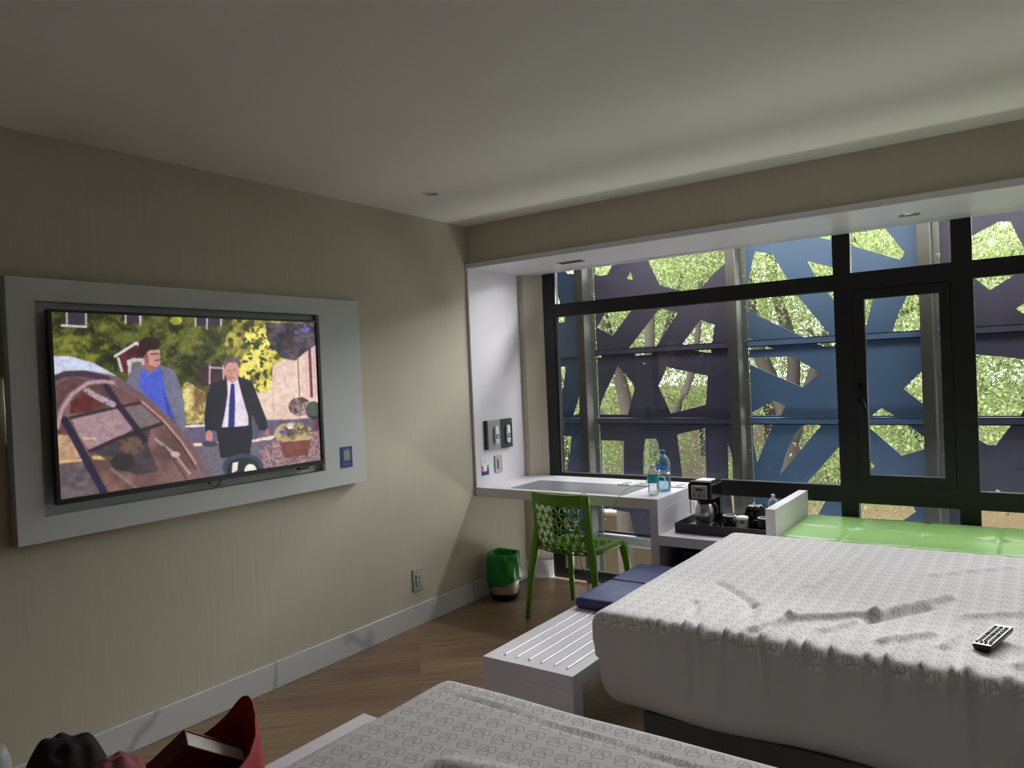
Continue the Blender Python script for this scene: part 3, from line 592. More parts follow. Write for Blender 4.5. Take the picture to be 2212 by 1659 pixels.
    col((212, 150, 140), ell(1437, 520, 56, 92)); col((196, 130, 124), poly([(1385, 530), (1420, 560), (1440, 612), (1400, 590)])); col((206, 150, 136), ell(1378, 530, 10, 24)); col((104, 84, 90), poly([(1378, 500), (1372, 450), (1400, 418), (1450, 412), (1495, 430), (1502, 470), (1490, 490), (1470, 455), (1410, 455), (1392, 480)]), 1, .15, n3)
    col((110, 60, 60), stroke([(1412, 577), (1452, 573)], 5)); col((96, 56, 56), stroke([(1402, 518), (1424, 516)], 5)); col((96, 56, 56), stroke([(1448, 513), (1470, 512)], 5)); col((176, 108, 104), stroke([(1437, 520), (1434, 552)], 5))
    col((214, 140, 128), ell(1255, 1030, 27, 48)); col((60, 56, 80), ell(1260, 1090, 62, 22)); col((170, 110, 104), ell(1705, 1005, 18, 34))
    # car in front
    carP = [(40, 410), (200, 405), (400, 470), (560, 570), (760, 700), (960, 880), (1110, 1060), (1200, 1220), (1260, 1340), (1250, 1600), (40, 1600)]
    col((112, 92, 98), poly(carP), 1, .1, n1); col((205, 212, 236), poly([(40, 405), (200, 408), (380, 460), (560, 565), (480, 545), (330, 520), (180, 520), (40, 575)]), 1, .05); col((64, 44, 56), stroke([(50, 590), (160, 545), (300, 540), (480, 585)], 26), .9); col((90, 60, 62), poly([(60, 640), (200, 570), (330, 590), (180, 690), (80, 850)]), .9, .15)
    glassP = [(90, 980), (150, 790), (270, 650), (400, 625), (560, 640), (700, 740), (860, 880), (1000, 1040), (1130, 1240), (1200, 1400), (1200, 1600), (90, 1600)]
    col((108, 78, 74), poly(glassP), 1, .25, n1); col((164, 134, 140), poly([(200, 880), (540, 810), (690, 960), (520, 1060), (340, 1140), (250, 1010)]), 1, .08); col((118, 104, 106), poly([(600, 800), (740, 790), (880, 930), (720, 960)])); col((96, 44, 44), poly([(200, 760), (310, 660), (440, 780), (330, 840), (190, 850)]), 1, .2)
    col((190, 150, 118), poly([(90, 1010), (220, 1020), (290, 1150), (270, 1190), (90, 1230)]), 1, .15); col((214, 180, 130), stroke([(90, 1225), (270, 1210)], 14)); col((214, 178, 122), stroke([(370, 1190), (500, 1195)], 18)); col((226, 190, 140), stroke([(290, 1040), (380, 1045)], 10)); col((50, 48, 58), poly([(520, 1060), (800, 960), (780, 1080), (860, 1300), (700, 1330), (560, 1280), (360, 1140)]), .75, .2); col((92, 92, 102), poly([(90, 1260), (280, 1230), (380, 1330), (440, 1500), (90, 1520)]), .6, .3)
    col((130, 96, 60), ell(660, 1100, 90, 70)*(n2 > .35), .55); col((34, 34, 34), ell(590, 1230, 95, 70), .6)
    for P, wd, c in (([(150, 900), (260, 1110), (350, 1290), (450, 1480)], 32, (32, 28, 52)), ([(470, 640), (560, 780), (690, 960), (760, 1060)], 26, (38, 30, 52)), ([(190, 885), (560, 800), (760, 760)], 13, (44, 34, 44)), ([(340, 1140), (560, 1040), (890, 930)], 16, (40, 30, 40))): col(c, stroke(P, wd), .92)
    col((196, 176, 196), stroke([(320, 670), (400, 720), (520, 780)], 26)*(n3 > .25), .8); col((196, 170, 180), stroke([(840, 1050), (980, 1160), (1100, 1320)], 14), .7); col((214, 170, 168), ell(990, 1170, 38, 24)); col((60, 50, 56), stroke([(900, 1100), (1000, 1250), (1080, 1370)], 10), .7); col((150, 130, 130), stroke([(500, 1280), (690, 1430)], 13), .6)
    col((188, 150, 160), stroke([(92, 960), (130, 820), (210, 700), (330, 615), (440, 600), (580, 620), (700, 700)], 17), .95); col((112, 84, 92), stroke([(560, 610), (760, 740), (960, 930), (1120, 1120), (1230, 1330)], 26)); col((196, 140, 120), stroke([(740, 760), (900, 900), (1040, 1070), (1150, 1240)], 11)); col((42, 30, 36), stroke([(700, 740), (880, 900), (1030, 1080), (1150, 1290)], 6))
    # wing mirror
    col((50, 60, 84), ell(1515, 1275, 160, 108)); col((24, 34, 34), ell(1515, 1290, 128, 92)); col((250, 236, 220), poly([(1432, 1240), (1478, 1230), (1470, 1300), (1425, 1320)])); col((250, 236, 220), ell(1572, 1300, 48, 52))
    I[:] = np.clip(I, 0, 255)
    I[:] = I*.93+np.array((150, 132, 140))*.07
    I[:] *= (1+.16*(vnoise(X, Y, 9, 11)-.5)+.10*(vnoise(X, Y, 22, 12)-.5))[..., None]; I[:] = np.clip(I, 0, 255)
    K = I.copy(); K[1:-1, 1:-1] = (I[1:-1, 1:-1]*2+I[:-2, 1:-1]+I[2:, 1:-1]+I[1:-1, :-2]+I[1:-1, 2:])/6
    I[:] = K; K[1:-1, 1:-1] = (I[1:-1, 1:-1]*2+I[:-2, 1:-1]+I[2:, 1:-1]+I[1:-1, :-2]+I[1:-1, 2:])/6
    return K
nx, nz = 512, 288
img = paint_tv(nx, nz)
gy = np.linspace(-2.6405, -1.3835, nx+1); gz = np.linspace(1.8085, 1.0975, nz+1)
YY, ZZ = np.meshgrid(gy, gz); V = np.stack([np.full(YY.shape, .082), YY, ZZ], -1).reshape(-1, 3)
idx = np.arange((nx+1)*(nz+1)).reshape(nz+1, nx+1)
F = np.stack([idx[:-1, :-1], idx[1:, :-1], idx[1:, 1:], idx[:-1, 1:]], -1).reshape(-1, 4)
me = bpy.data.meshes.new('screen'); me.from_pydata(V.tolist(), [], F.tolist())
ca = me.color_attributes.new('picture', 'FLOAT_COLOR', 'CORNER'); L1 = img.reshape(-1, 3)/255; L1 = np.where(L1 <= .04045, L1/12.92, ((L1+.055)/1.055)**2.4)
cc = np.concatenate([L1, np.ones((len(L1), 1))], 1); ca.data.foreach_set('color', np.repeat(cc, 4, 0).astype('f').ravel())
m = bpy.data.materials.new('screen_picture'); m.use_nodes = True; N, L = m.node_tree.nodes, m.node_tree.links; b = N['Principled BSDF']
b.inputs['Base Color'].default_value = (.004, .004, .004, 1); b.inputs['Roughness'].default_value = .3
at = N.new('ShaderNodeAttribute'); at.attribute_name = 'picture'; L.new(at.outputs['Color'], b.inputs['Emission Color']); b.inputs['Emission Strength'].default_value = 1.0
link('screen', me, m, tv)
# blue card on the surround
t = thing('info_card', 'small blue card with pale centre panel on the white television surround', 'card', (.06, -1.19, 1.035))
obj('card_sheet', bx(.0605, .0625, -1.232, -1.149, 1.035, 1.147, .0008, 1), M_blue, t)
obj('pale_panel', bx(.0625, .0632, -1.210, -1.167, 1.073, 1.128), M_cardg, t)
M_pb = mat('pale_blue_print', (.12, .2, .45), .5); obj('heading', bx(.0625, .0631, -1.205, -1.172, 1.133, 1.139), M_pb, t)
for k in range(3): obj('text_line', bx(.0625, .0631, -1.215, -1.166, 1.047+k*.007, 1.049+k*.007), M_pb, t)
# wall outlet
t = thing('wall_outlet', 'grey plastic outlet low on the left wall', 'outlet', (0, -.62, .21))
obj('cover_plate', bx(.0005, .010, -.662, -.578, .213, .345, .004), M_grey, t)
obj('outlet_insert', bx(.010, .017, -.640, -.600, .240, .312, .002), M_grey, t)
for a_, c_ in ((-.628, .285), (-.616, .285), (-.622, .256)): obj('socket_slot', bx(.017, .0176, a_, a_+.006, c_, c_+.011), M_slot, t)
# ceiling lights and vent
def light_(x, y, z, label, r=.045):
    t = thing('ceiling_light', label, 'ceiling light', (x, y, z))
    obj('ring', lathe([(r*.72, -.001), (r*.75, -.006), (r, -.004), (r+.006, -.0003)], x, y, z, 32), M_offw if z > 2.3 else M_steel, t, True)
    obj('lens', cap(lathe([(r*.72, -.0015), (r*.4, -.0005)], x, y, z, 32)), M_lime2 if z > 2.3 else M_steel_d, t)
light_(.445, -.842, H, 'small recessed downlight in the main ceiling near the corner', .05)
light_(2.60, .33, ZS, 'small steel recessed downlight in the white soffit above the window')
t = thing('air_vent', 'black rectangular slot cut in the white soffit over the desk', 'vent', (.64, .3, ZS))
obj('slot_recess', bx(.55, .73, .245, .33, ZS-.0016, ZS-.0004), M_slot, t); obj('slot_rim', plate(rect(.542, .738, .237, .338), [rect(.55, .73, .245, .33)], .002, lambda a, b, c: Vector((a, b, ZS-.0014+c))), M_white, t)

# ------------------------------------------------------------------ fittings on the white side panel
XP = .0182
t = thing('remote_holder', 'brushed grey wall plate holding a white remote, left of the black plate', 'remote holder', (XP, .16, .99), 'remote holders on the white panel')
obj('backing', bx(XP, XP+.02, .083, .100, .990, 1.188, .001, 1), M_slot, t); obj('face_plate', bx(XP, XP+.022, .1005, .243, .988, 1.187, .001, 1), mat('grey_metal_plate', (.40, .40, .40), .4, .5), t)
for z in (1.165, 1.01): obj('screw', bx(XP+.022, XP+.0245, .110, .117, z-.004, z+.004, .001, 1), M_steel, t)
t2 = thing('remote_holder', 'black wall plate holding a white remote, nearer the window', 'remote holder', (XP, .31, .985), 'remote holders on the white panel')
obj('face_plate', bx(XP, XP+.022, .248, .385, .985, 1.186, .001, 1), M_under, t2)
for z in (1.165, 1.008): obj('screw', bx(XP+.022, XP+.0245, .368, .375, z-.004, z+.004, .001, 1), M_steel, t2)
def wremote(y, z0, z1, label):
    t = thing('wall_remote', label, 'remote', (XP+.024, y, z0), 'white remotes in the wall plates'); X = XP+.023
    bm = rbox(X, X+.020, y-.020, y+.020, z0, z1, .0099, .006); 
    for v in bm.verts:
        k = min((z1-v.co.z), (v.co.z-z0)); 
        if k < .02: v.co.y = y+(v.co.y-y)*math.sqrt(max(.02, 1-((.02-k)/.02)**2))
    obj('remote_body', bm, M_offw, t, True); zc = z0+.052
    r = lathe([(.009, .0), (.009, .0015), (.016, .0015), (.016, 0)], 0, 0, 0, 28)
    for v in r.verts: v.co = Vector((X+.0196+v.co.z, y+v.co.x, zc+v.co.y))
    obj('ring_button', r, M_slot, t)
    obj('small_button', bx(X+.0195, X+.0208, y-.005, y+.005, z0+.02, z0+.026), M_grey, t)
wremote(.180, 1.022, 1.148, 'white pill-shaped remote on the grey wall plate'); wremote(.318, 1.018, 1.146, 'white pill-shaped remote on the black wall plate')
t = thing('wall_switch', 'greenish grey switch plate on the white panel above the desk', 'switch', (XP, .225, .82))
obj('cover_plate', bx(XP, XP+.010, .183, .268, .822, .940, .004), M_grey, t); obj('rocker', bx(XP+.010, XP+.015, .212, .248, .846, .910, .001, 1), M_grey, t); obj('gap_line', bx(XP+.0098, XP+.0105, .205, .211, .846, .914), M_slot, t)
t = thing('info_card', 'white card with pink, teal and navy print beside the switch', 'card', (XP, .075, .82))
obj('card_sheet', bx(XP, XP+.002, .036, .116, .820, .938), M_paper, t)
b_ = bx(XP+.002, XP+.0026, .036, .116, .820, .846); bx(XP+.002, XP+.0026, .096, .116, .846, .866, 0, 1, b_); obj('navy_band', b_, M_navyc, t)
obj('pink_band', bx(XP+.002, XP+.0026, .036, .058, .846, .885), M_pinkc, t); obj('teal_band', bx(XP+.002, XP+.0026, .096, .116, .866, .887), M_tealc, t)
b_ = bx(XP+.002, XP+.0024, .056, .092, .918, .923); bx(XP+.002, XP+.0024, .052, .098, .908, .911, 0, 1, b_); bx(XP+.002, XP+.0024, .050, .100, .899, .902, 0, 1, b_); obj('pink_text_lines', b_, mat('pale_pink_print', (.75, .35, .42), .5), t)

# ------------------------------------------------------------------ desk, counter, armrest, window bench
t = thing('desk', 'white built-in desk with grey inlay under the window', 'desk', (.67, .3, 0))
obj('desk_top', bx(.0185, 1.322, -.022, .64, .69, .75, .001, 1), M_white, t); obj('side_panel', bx(1.272, 1.322, -.022, .64, 0.001, .6895, .001, 1), M_white, t)
obj('grey_inlay', bx(.25, 1.08, .035, .40, .750, .7512), M_mat, t)
t = thing('counter', 'low white counter between desk and green bench carrying the black tray', 'counter', (1.63, .3, 0))
obj('counter_top', bx(1.3225, 1.9285, -.022, .64, .488, .545, .001, 1), M_white, t); obj('counter_back', bx(1.3225, 1.9285, .60, .63, .0, .4875), M_white, t)
tag(obj('minibar_fridge', bx(1.44, 1.90, .02, .55, .0, .462, .01), M_gloss), 'black minibar fridge tucked under the low white counter', 'fridge')
t = thing('window_bench', 'white bench base with upright side panel under green cushions', 'bench', (3.6, .3, 0))
obj('side_panel', bx(1.929, 1.980, -.022, .64, .0, .738, .001, 1), M_white, t); obj('bench_base', bx(1.981, 5.35, .0, .64, 0, .47), M_white, t)
# green tufted seat pad, divided in squares with buttons
tuft = [(2.285+.324*i, .31) for i in range(0, 10)]
def pad(p, x0, x1, y0, y1, z1):
    if p.z < z1-.08: return p
    d = 0
    for (cx, cy) in tuft: d += .022*math.exp(-((p.x-cx)**2+(p.y-cy)**2)/(.035**2))
    fx = min(abs(p.x-c) for c, _ in tuft+[(2.285, 0)]); dy = abs(p.y-.31)
    d += .007*math.exp(-(fx/.0085)**2)+.006*math.exp(-(dy/.0085)**2)
    k = noise.noise(Vector((p.x*5, p.y*5, 2)))*.004
    return Vector((p.x, p.y, p.z-d+k))
def cushion(label, x0, x1):
    bm = rbox(x0, x1, -.02, .635, .4705, .604, .03, .010, lambda p: pad(p, x0, x1, 0, 0, .602))
    t = thing('seat_cushion', label, 'cushion', ((x0+x1)/2, .3, .47), 'green cushions on the window bench'); obj('pad', bm, M_lime, t, True)
    for (cx, cy) in tuft:
        if x0 < cx < x1: obj('button', cap(lathe([(.0145, 0), (.012, .005), (.006, .007)], cx, cy, .578, 16)), M_lime, t, True)
cushion('pale green buttoned cushion beside the white side panel', 1.983, 3.74); cushion('pale green buttoned cushion at the right end of the window bench', 3.742, 5.34)
# outlets on desk
def dplate(x, y, label):
    t = thing('desk_outlet', label, 'outlet', (x, y, .75), 'white outlet plates on the desk')
    obj('cover_plate', bx(x-.045, x+.045, y-.055, y+.055, .7515, .758, .003), M_offw, t); obj('outlet_insert', bx(x-.022, x+.022, y-.035, y+.035, .758, .762, .001, 1), M_grey, t)
dplate(.908, .43, 'white outlet plate on the desk, furthest left'); dplate(1.035, .435, 'white outlet plate on the desk with the white cable, left of the bottles'); dplate(1.262, .46, 'white outlet plate on the desk right of the blue bottle')
t = thing('wall_outlet', 'pale outlet on the desk side panel behind the coffee maker', 'outlet', (1.322, .5, .59))
obj('cover_plate', bx(1.3225, 1.331, .455, .545, .585, .672, .003), M_offw, t); obj('outlet_slots', bx(1.331, 1.3315, .490, .497, .605, .65), M_slot, t)
# bottles
def ripple(prof): return prof
def bottle(name, label, x, y, z, s, h, r, glassm, capm, group=None):
    t = thing(name, label, 'bottle', (x, y, z), group)
    pr = [(.001, .004), (r*.55, .0), (r*.92, .004), (r, .02*s), (r*.93, .035*s), (r, .05*s), (r*.92, .066*s), (r, .082*s), (r*.95, h*.42), (r*.98, h*.5), (r, h*.55), (r, h*.70), (r*.86, h*.78), (r*.5, h*.865), (r*.27, h*.90), (r*.27, h*.93)]
    obj('bottle_body', lathe(pr, x, y, z, 36), glassm, t, True)
    obj('cap', cap(lathe([(r*.33, h*.91), (r*.34, h*.985), (r*.30, h), (r*.05, h)], x, y, z, 28)), capm, t, True)
    return t
bb = bottle('water_bottle', 'large blue-tinted water bottle with blue cap on the desk', 1.235, .27, .7505, 1.5, .248, .0445, M_petb, M_capb)
obj('water', lathe([(.001, .006), (.040, .008), (.0425, .03), (.0415, .10), (.0425, .15), (.001, .150)], 1.235, .27, .7505, 36), glass('blue_water', (.86, .96, .99), .05, .5), bb, True)
for k, a in enumerate((-1.95, -.95)):
    lb = bmesh.new(); n = 10
    vs = []; rows = []
    for i in range(n+1):
        row = []
        for j in range(n+1):
            u, v = (i/n-.5)*2, (j/n-.5)*2; rad = math.sqrt(max(1e-6, 1-v*v)); uu = u*rad
            an = a+uu*.42; row.append(lb.verts.new((1.235+.0455*math.cos(an), .27+.0455*math.sin(an), .7505+.150+v*.021)))
        rows.append(row)
    for i in range(n):
        for j in range(n): lb.faces.new((rows[i][j], rows[i+1][j], rows[i+1][j+1], rows[i][j+1]))
    lab = obj('round_label', lb, M_labb, bb, True)
    tcu = bpy.data.curves.new('t', 'FONT'); tcu.body = 'ciel'; tcu.size = .017; tcu.align_x = 'CENTER'; tcu.align_y = 'CENTER'
    to = bpy.data.objects.new('t', tcu); tme = bpy.data.meshes.new_from_object(to); bpy.data.objects.remove(to); bpy.data.curves.remove(tcu)
    for v in tme.vertices:
        an = a+v.co.x/.046; v.co = Vector((1.235+.0462*math.cos(an), .27+.0462*math.sin(an), .7505+.150+v.co.y))
    tme.materials.clear(); link('lettering', tme, M_paper, lab)
sb = bottle('water_bottle', 'small clear water bottle with white cap and teal label on the desk', 1.235, .12, .7505, 1.0, .178, .0325, M_pet, M_offw)
obj('label_band', lathe([(.0335, .072), (.0335, .112)], 1.235, .12, .7505, 36), M_labt, sb, True)
bottle('water_bottle', 'clear small bottle behind the white side panel on the low counter', 1.812, .52, .5455, 1.0, .178, .032, M_pet, M_offw)
# cables
tag(obj('charging_cable', tube(spline([(1.035, .44, .765), (1.05, .44, .79), (1.08, .47, .80), (1.14, .48, .80), (1.19, .40, .785), (1.19, .37, .757)]), .0032), M_cord), 'white cable looping up from the middle desk outlet behind the bottles', 'cable')
tag(obj('charging_cable', tube(spline([(1.02, .42, .765), (.99, .36, .757), (1.0, .2, .7555), (1.05, .05, .7555), (1.075, -.01, .755), (1.08, -.030, .745), (1.06, -.05, .70), (1.02, -.09, .69), (.985, -.16, .75), (.955, -.205, .792), (.95, -.236, .785), (.948, -.232, .70), (.93, -.245, .52), (.92, -.22, .38), (.90, -.12, .28), (.87, -.08, .12), (.84, -.14, .006), (.84, -.30, .005)], 10), .0026), M_cordd), 'thin cable hanging from the desk over the green chair to the floor', 'cable')

# ------------------------------------------------------------------ tray and coffee things
t = thing('serving_tray', 'black rectangular tray on the low white counter', 'tray', (1.65, .28, .5455))
obj('tray_floor', bx(1.384, 1.922, .093, .455, .5457, .551), M_under, t)
b_ = bx(1.384, 1.922, .085, .093, .5457, .602, .001, 1); bx(1.384, 1.922, .455, .463, .5457, .602, .001, 1, b_); bx(1.376, 1.384, .085, .463, .5457, .602, .001, 1, b_); bx(1.919, 1.927, .085, .463, .5457, .602, .001, 1, b_)
obj('tray_rim', b_, M_under, t)
cx0, cx1, cy0, cy1 = 1.435, 1.575, .165, .335
t = thing('coffee_maker', 'black coffee maker with steel carafe on the black tray', 'coffee maker', (1.5, .25, .551))
obj('base', bx(cx0, cx1, cy0-.02, cy1, .5515, .592, .008), M_gloss, t); obj('warming_plate', cap(lathe([(.056, .592), (.054, .598), (.02, .598)], (cx0+cx1)/2, .225, 0, 32)), M_steel_d, t)
obj('water_tank', bx(cx0, cx1, .285, cy1, .592, .74, .006), M_gloss, t); obj('head', bx(cx0, cx1, cy0-.01, cy1, .726, .822, .010, 3), M_gloss, t)
obj('lid', bx(cx0+.004, cx1-.004, cy0, cy1-.005, .822, .834, .005), M_gloss, t)
cp = obj('control_panel', bx(cx0+.022, cx1-.022, cy0-.016, cy0-.009, .735, .812, .003), M_steel, t); obj('display', bx(cx0+.05, cx1-.05, cy0-.0175, cy0-.016, .783, .797), M_slot, cp)
for k in range(3): obj('panel_button', bx(cx0+.035+k*.03, cx0+.045+k*.03, cy0-.0178, cy0-.016, .752, .758), M_slot, cp)
cf = obj('carafe', cap(lathe([(.046, .599), (.053, .604), (.055, .64), (.053, .665), (.042, .695), (.034, .712)], (cx0+cx1)/2, .222, 0, 40)), M_steel, t, True)
obj('carafe_lid', cap(lathe([(.036, .711), (.036, .724), (.01, .7255)], (cx0+cx1)/2, .222, 0, 32)), M_gloss, cf, True)
obj('carafe_handle', tube(spline([(1.538, .205, .71), (1.58, .185, .705), (1.598, .178, .67), (1.592, .18, .635), (1.575, .187, .612)]), .0075, 10), M_gloss, cf, True)
tag(obj('folded_paper', bx(cx0+.03, cx1-.02, cy0+.03, cy1-.04, .8345, .8365), M_paper), 'white folded paper lying on top of the coffee maker', 'paper')
def mug(x, y, label, ang):
    t = thing('mug', label, 'mug', (x, y, .5515), 'black mugs on the tray')
    obj('mug_body', cap(lathe([(.026, .0), (.033, .004), (.036, .04), (.0365, .096)], x, y, .5515, 36)), M_gloss, t, True)
    obj('rim', lathe([(.037, .094), (.0375, .098), (.0345, .099), (.0335, .096)], x, y, .5515, 36), M_paper, t, True)
    c, s = math.cos(ang), math.sin(ang)
    obj('handle', tube(spline([(x+c*.034, y+s*.034, .63), (x+c*.058, y+s*.058, .625), (x+c*.062, y+s*.062, .60), (x+c*.052, y+s*.052, .578), (x+c*.033, y+s*.033, .572)]), .005), M_gloss, t, True)
mug(1.665, .185, 'black mug with pale rim next to the coffee maker', 3.0); mug(1.860, .19, 'black mug with pale rim beside the white side panel', 3.3)
t = thing('drinking_glass', 'clear drinking glass with a white paper lid between the mugs', 'glass', (1.748, .15, .5515))
obj('tumbler', cap(lathe([(.024, .0), (.028, .003), (.032, .095)], 1.748, .15, .5515, 32)), M_pet, t, True); obj('paper_lid', cap(lathe([(.0335, .088), (.034, .099), (.030, .1035), (.01, .105)], 1.748, .15, .5515, 32)), M_paper, t, True)
def crump(x, y, z, a):
    k = 1+.13*noise.noise(Vector((x*40, y*40, z*30)))+.08*noise.noise(Vector((x*90, y*90, z*60+3))); return x*k*1.05, y*k, z+.014*noise.noise(Vector((x*45, y*45, 7)))
tag(obj('black_plastic_bag', cap(lathe([(.03, .0), (.055, .006), (.062, .03), (.066, .06), (.064, .09), (.055, .118), (.042, .130), (.02, .138)], 1.757, .372, .5515, 40, fn=crump)), M_gloss, None, True), 'crumpled black plastic bag at the back of the tray behind the glass', 'bag')

# ------------------------------------------------------------------ waste bin
bxx, byy = .145, .07
t = thing('waste_bin', 'round steel waste bin with green liner in the corner', 'bin', (bxx, byy, 0))
obj('bin_base', cap(lathe([(.085, .001), (.088, .006), (.09, .028), (.102, .034), (.103, .048)], bxx, byy, 0, 40)), M_bezel, t, True)
obj('bin_body', lathe([(.098, .048), (.099, .30)], bxx, byy, 0, 40), M_steel, t, True)
def lf(x, y, z, a):
    w = .004*math.sin(7*a+z*30)+.003*math.sin(13*a-z*40)+.010*noise.noise(Vector((math.cos(a)*2.2, math.sin(a)*2.2, z*9)))
    r = math.hypot(x, y); k = (r+w)/r
    if z < .13: z = z-.022*math.cos(a+2.4)-.006*math.sin(5*a)
    if z > .29: z += .005*math.sin(3*a)
    return x*k, y*k, z
obj('liner', lathe([(.106, .11), (.113, .14), (.112, .18), (.109, .22), (.108, .26), (.107, .29), (.104, .308), (.098, .310), (.094, .30), (.090, .24), (.086, .15), (.080, .07), (.02, .06), (.001, .06)], bxx, byy, 0, 72, fn=lf), M_liner, t, True)

# ------------------------------------------------------------------ green chair
CH = thing('perforated_chair', 'green plastic chair with cut-out petal pattern pushed to the desk', 'chair', (.785, 0, 0))
CH.rotation_euler = (0, 0, math.radians(-2.0))
def rtri(cx, cy, s, up, k=.36):
    R = s/math.sqrt(3); a0 = math.pi/2 if up else -math.pi/2; P = [(cx+R*math.cos(a0+i*2.0944), cy+R*math.sin(a0+i*2.0944)) for i in range(3)]; o = []
    for i in range(3):
        A, B_, D = P[i-1], P[i], P[(i+1) % 3]
        p0 = (B_[0]+(A[0]-B_[0])*k, B_[1]+(A[1]-B_[1])*k); p2 = (B_[0]+(D[0]-B_[0])*k, B_[1]+(D[1]-B_[1])*k)
        for t_ in (0, .5, 1): o.append(((1-t_)**2*p0[0]+2*t_*(1-t_)*B_[0]+t_*t_*p2[0], (1-t_)**2*p0[1]+2*t_*(1-t_)*B_[1]+t_*t_*p2[1]))
    return o
def tri_holes(x0, x1, y0, y1, s, fill=.74):
    h = s*math.sqrt(3)/2; o = []; j = 0; y = y0
    while y+h <= y1+.001:
        i = -1
        while x0+i*s < x1+s:
            off = (j % 2)*s/2
            for up, cx, cy in ((True, x0+off+i*s+s/2, y+h/3), (False, x0+off+i*s+s, y+2*h/3)):
                if x0+s*.28 <= cx <= x1-s*.28: o.append(rtri(cx, cy, s*fill, up))
            i += 1
        y += h; j += 1
    return o
def chobj(name, bm, parent, smooth=False):
    o = bpy.data.objects.new(name, mesh(name, bm)); C.objects.link(o); o.data.materials.append(M_green); o.parent = parent
    if smooth:
        for p in o.data.polygons: p.use_smooth = True
    return o
HW = .200
def back_map(a, b, c):        # a across, b height 0..0.36, c thickness
    w = 1-.0*b; x = a*(.985+.02*b/.36); bow = .060*(1-(a/HW)**2)
    y = -.170-.022*(b/.36)-bow*(.75+.25*b/.36)+.040*math.exp(-b/.03)
    return Vector((x, y-c, .415+b))
outer = [(-HW, .0), (-HW+.02, -.004), (0, -.004), (HW-.02, -.004), (HW, 0), (HW, .36), (HW*.5, .362), (0, .363), (-HW*.5, .362), (-HW, .36)]
chobj('backrest', plate(outer, tri_holes(-.188, .188, .006, .300, .0565, .86), .008, back_map, .035), CH)
b_ = bmesh.new()          # thick rolled top edge
tube([back_map(-HW+2*HW*i/16, .360, 0) for i in range(17)], .0075, 10, b_); chobj('top_edge', b_, CH, True)
def seat_map(a, b, c):
    dip = -.018*math.exp(-((a/.16)**2+((b-.0)/.16)**2)); edge = -.014*max(0, (b-.14)/.09)**2 if b > .14 else 0
    return Vector((a, b, .447+dip+edge+c))
so = [(-.198, -.190), (.198, -.190), (.210, .10), (.206, .17), (.186, .200), (.14, .215), (-.14, .215), (-.186, .200), (-.206, .17), (-.210, .10)]
chobj('seat', plate(so, tri_holes(-.165, .165, -.165, .165, .0565, .84), .009, seat_map, .04), CH)
ap = bmesh.new()          # side rails under the seat
for s in (-1, 1): tube([(s*.194, -.185, .43), (s*.201, -.05, .432), (s*.205, .10, .432), (s*.200, .17, .425)], .014, 8, ap)
tube([(-.19, .20, .425), (-.1, .215, .43), (.1, .215, .43), (.19, .20, .425)], .011, 8, ap)
chobj('seat_rail', ap, CH, True)
def legmesh(P, wd):       # tapered, slightly flattened leg through the points P with half widths wd
    bm = bmesh.new(); rings = []
    P = [Vector(p) for p in P]
    for p, (a, b) in zip(P, wd):
        rings.append([bm.verts.new(p+Vector((a*math.copysign(abs(math.cos(t_))**.55, math.cos(t_)), b*math.copysign(abs(math.sin(t_))**.55, math.sin(t_)), 0))) for t_ in [2*math.pi*k/16 for k in range(16)]])
    for r0, r1 in zip(rings[:-1], rings[1:]):
        for i in range(16): bm.faces.new((r0[i], r0[(i+1) % 16], r1[(i+1) % 16], r1[i]))
    bm.faces.new(rings[0][::-1]); bm.faces.new(rings[-1]); return bm
for s in (-1, 1):
    top = back_map(s*(HW-.012), .36, 0); mid = back_map(s*(HW-.010), .15, 0)
    pts = [(s*.256, -.222, .001), (s*.240, -.212, .15), (s*.222, -.200, .30), (s*.208, -.190, .39), (s*.199, -.184, .45), (mid.x, mid.y+.002, .565), (top.x, top.y+.001, .774)]
    chobj('leg', legmesh(pts, [(.012, .012), (.014, .014), (.018, .017), (.024, .021), (.024, .018), (.017, .009), (.014, .007)]), CH, True)
    pts = [(s*.218, .232, .001), (s*.214, .222, .15), (s*.208, .208, .30), (s*.202, .190, .40), (s*.192, .17, .440)]
    chobj('leg', legmesh(pts, [(.013, .013), (.016, .015), (.020, .018), (.027, .026), (.026, .030)]), CH, True)

# ------------------------------------------------------------------ slatted benches at the foot of the beds
def slat_bench(name, label, x0, x1, y0, y1, zt, s0, s1):
    t = thing(name, label, 'luggage bench', ((x0+x1)/2, (y0+y1)/2, 0), 'white benches at the foot of the beds')
    obj('bench_top', bx(x0, x1, y0, y1, zt-.058, zt, .001, 1), M_white, t)
    obj('end_panel', bx(x0, x1, y0, y0+.07, .001, zt-.0585, .001, 1), M_white, t); obj('end_panel', bx(x0, x1, y1-.07, y1, .001, zt-.0585, .001, 1), M_white, t)
    for k in range(6):
        x = x0+.075+k*(x1-x0-.13)/5
        bm = bx(x-.004, x+.004, s0, s1, zt+.0002, zt+.006, .002); obj('metal_strip', bm, M_strip, t)
    return t
slat_bench('luggage_bench', 'white bench with metal strips at the foot of the window-side bed', 1.228, 1.655, -1.553, -.10, .35, -1.50, -.87)
slat_bench('luggage_bench', 'white bench at the foot of the nearer bed holding bag and clothes', 1.185, 1.60, -3.70, -2.170, .35, -3.66, -2.22)
def bcush(label, y0, y1):
    f = lambda p: Vector((p.x, p.y, p.z+(.004*noise.noise(p*9) if p.z > .39 else 0)))
    tag(obj('bench_cushion', rbox(1.245, 1.645, y0, y1, .3505, .405, .018, .014, f), M_navy, None, True), label, 'cushion', 'navy cushions on the white bench')
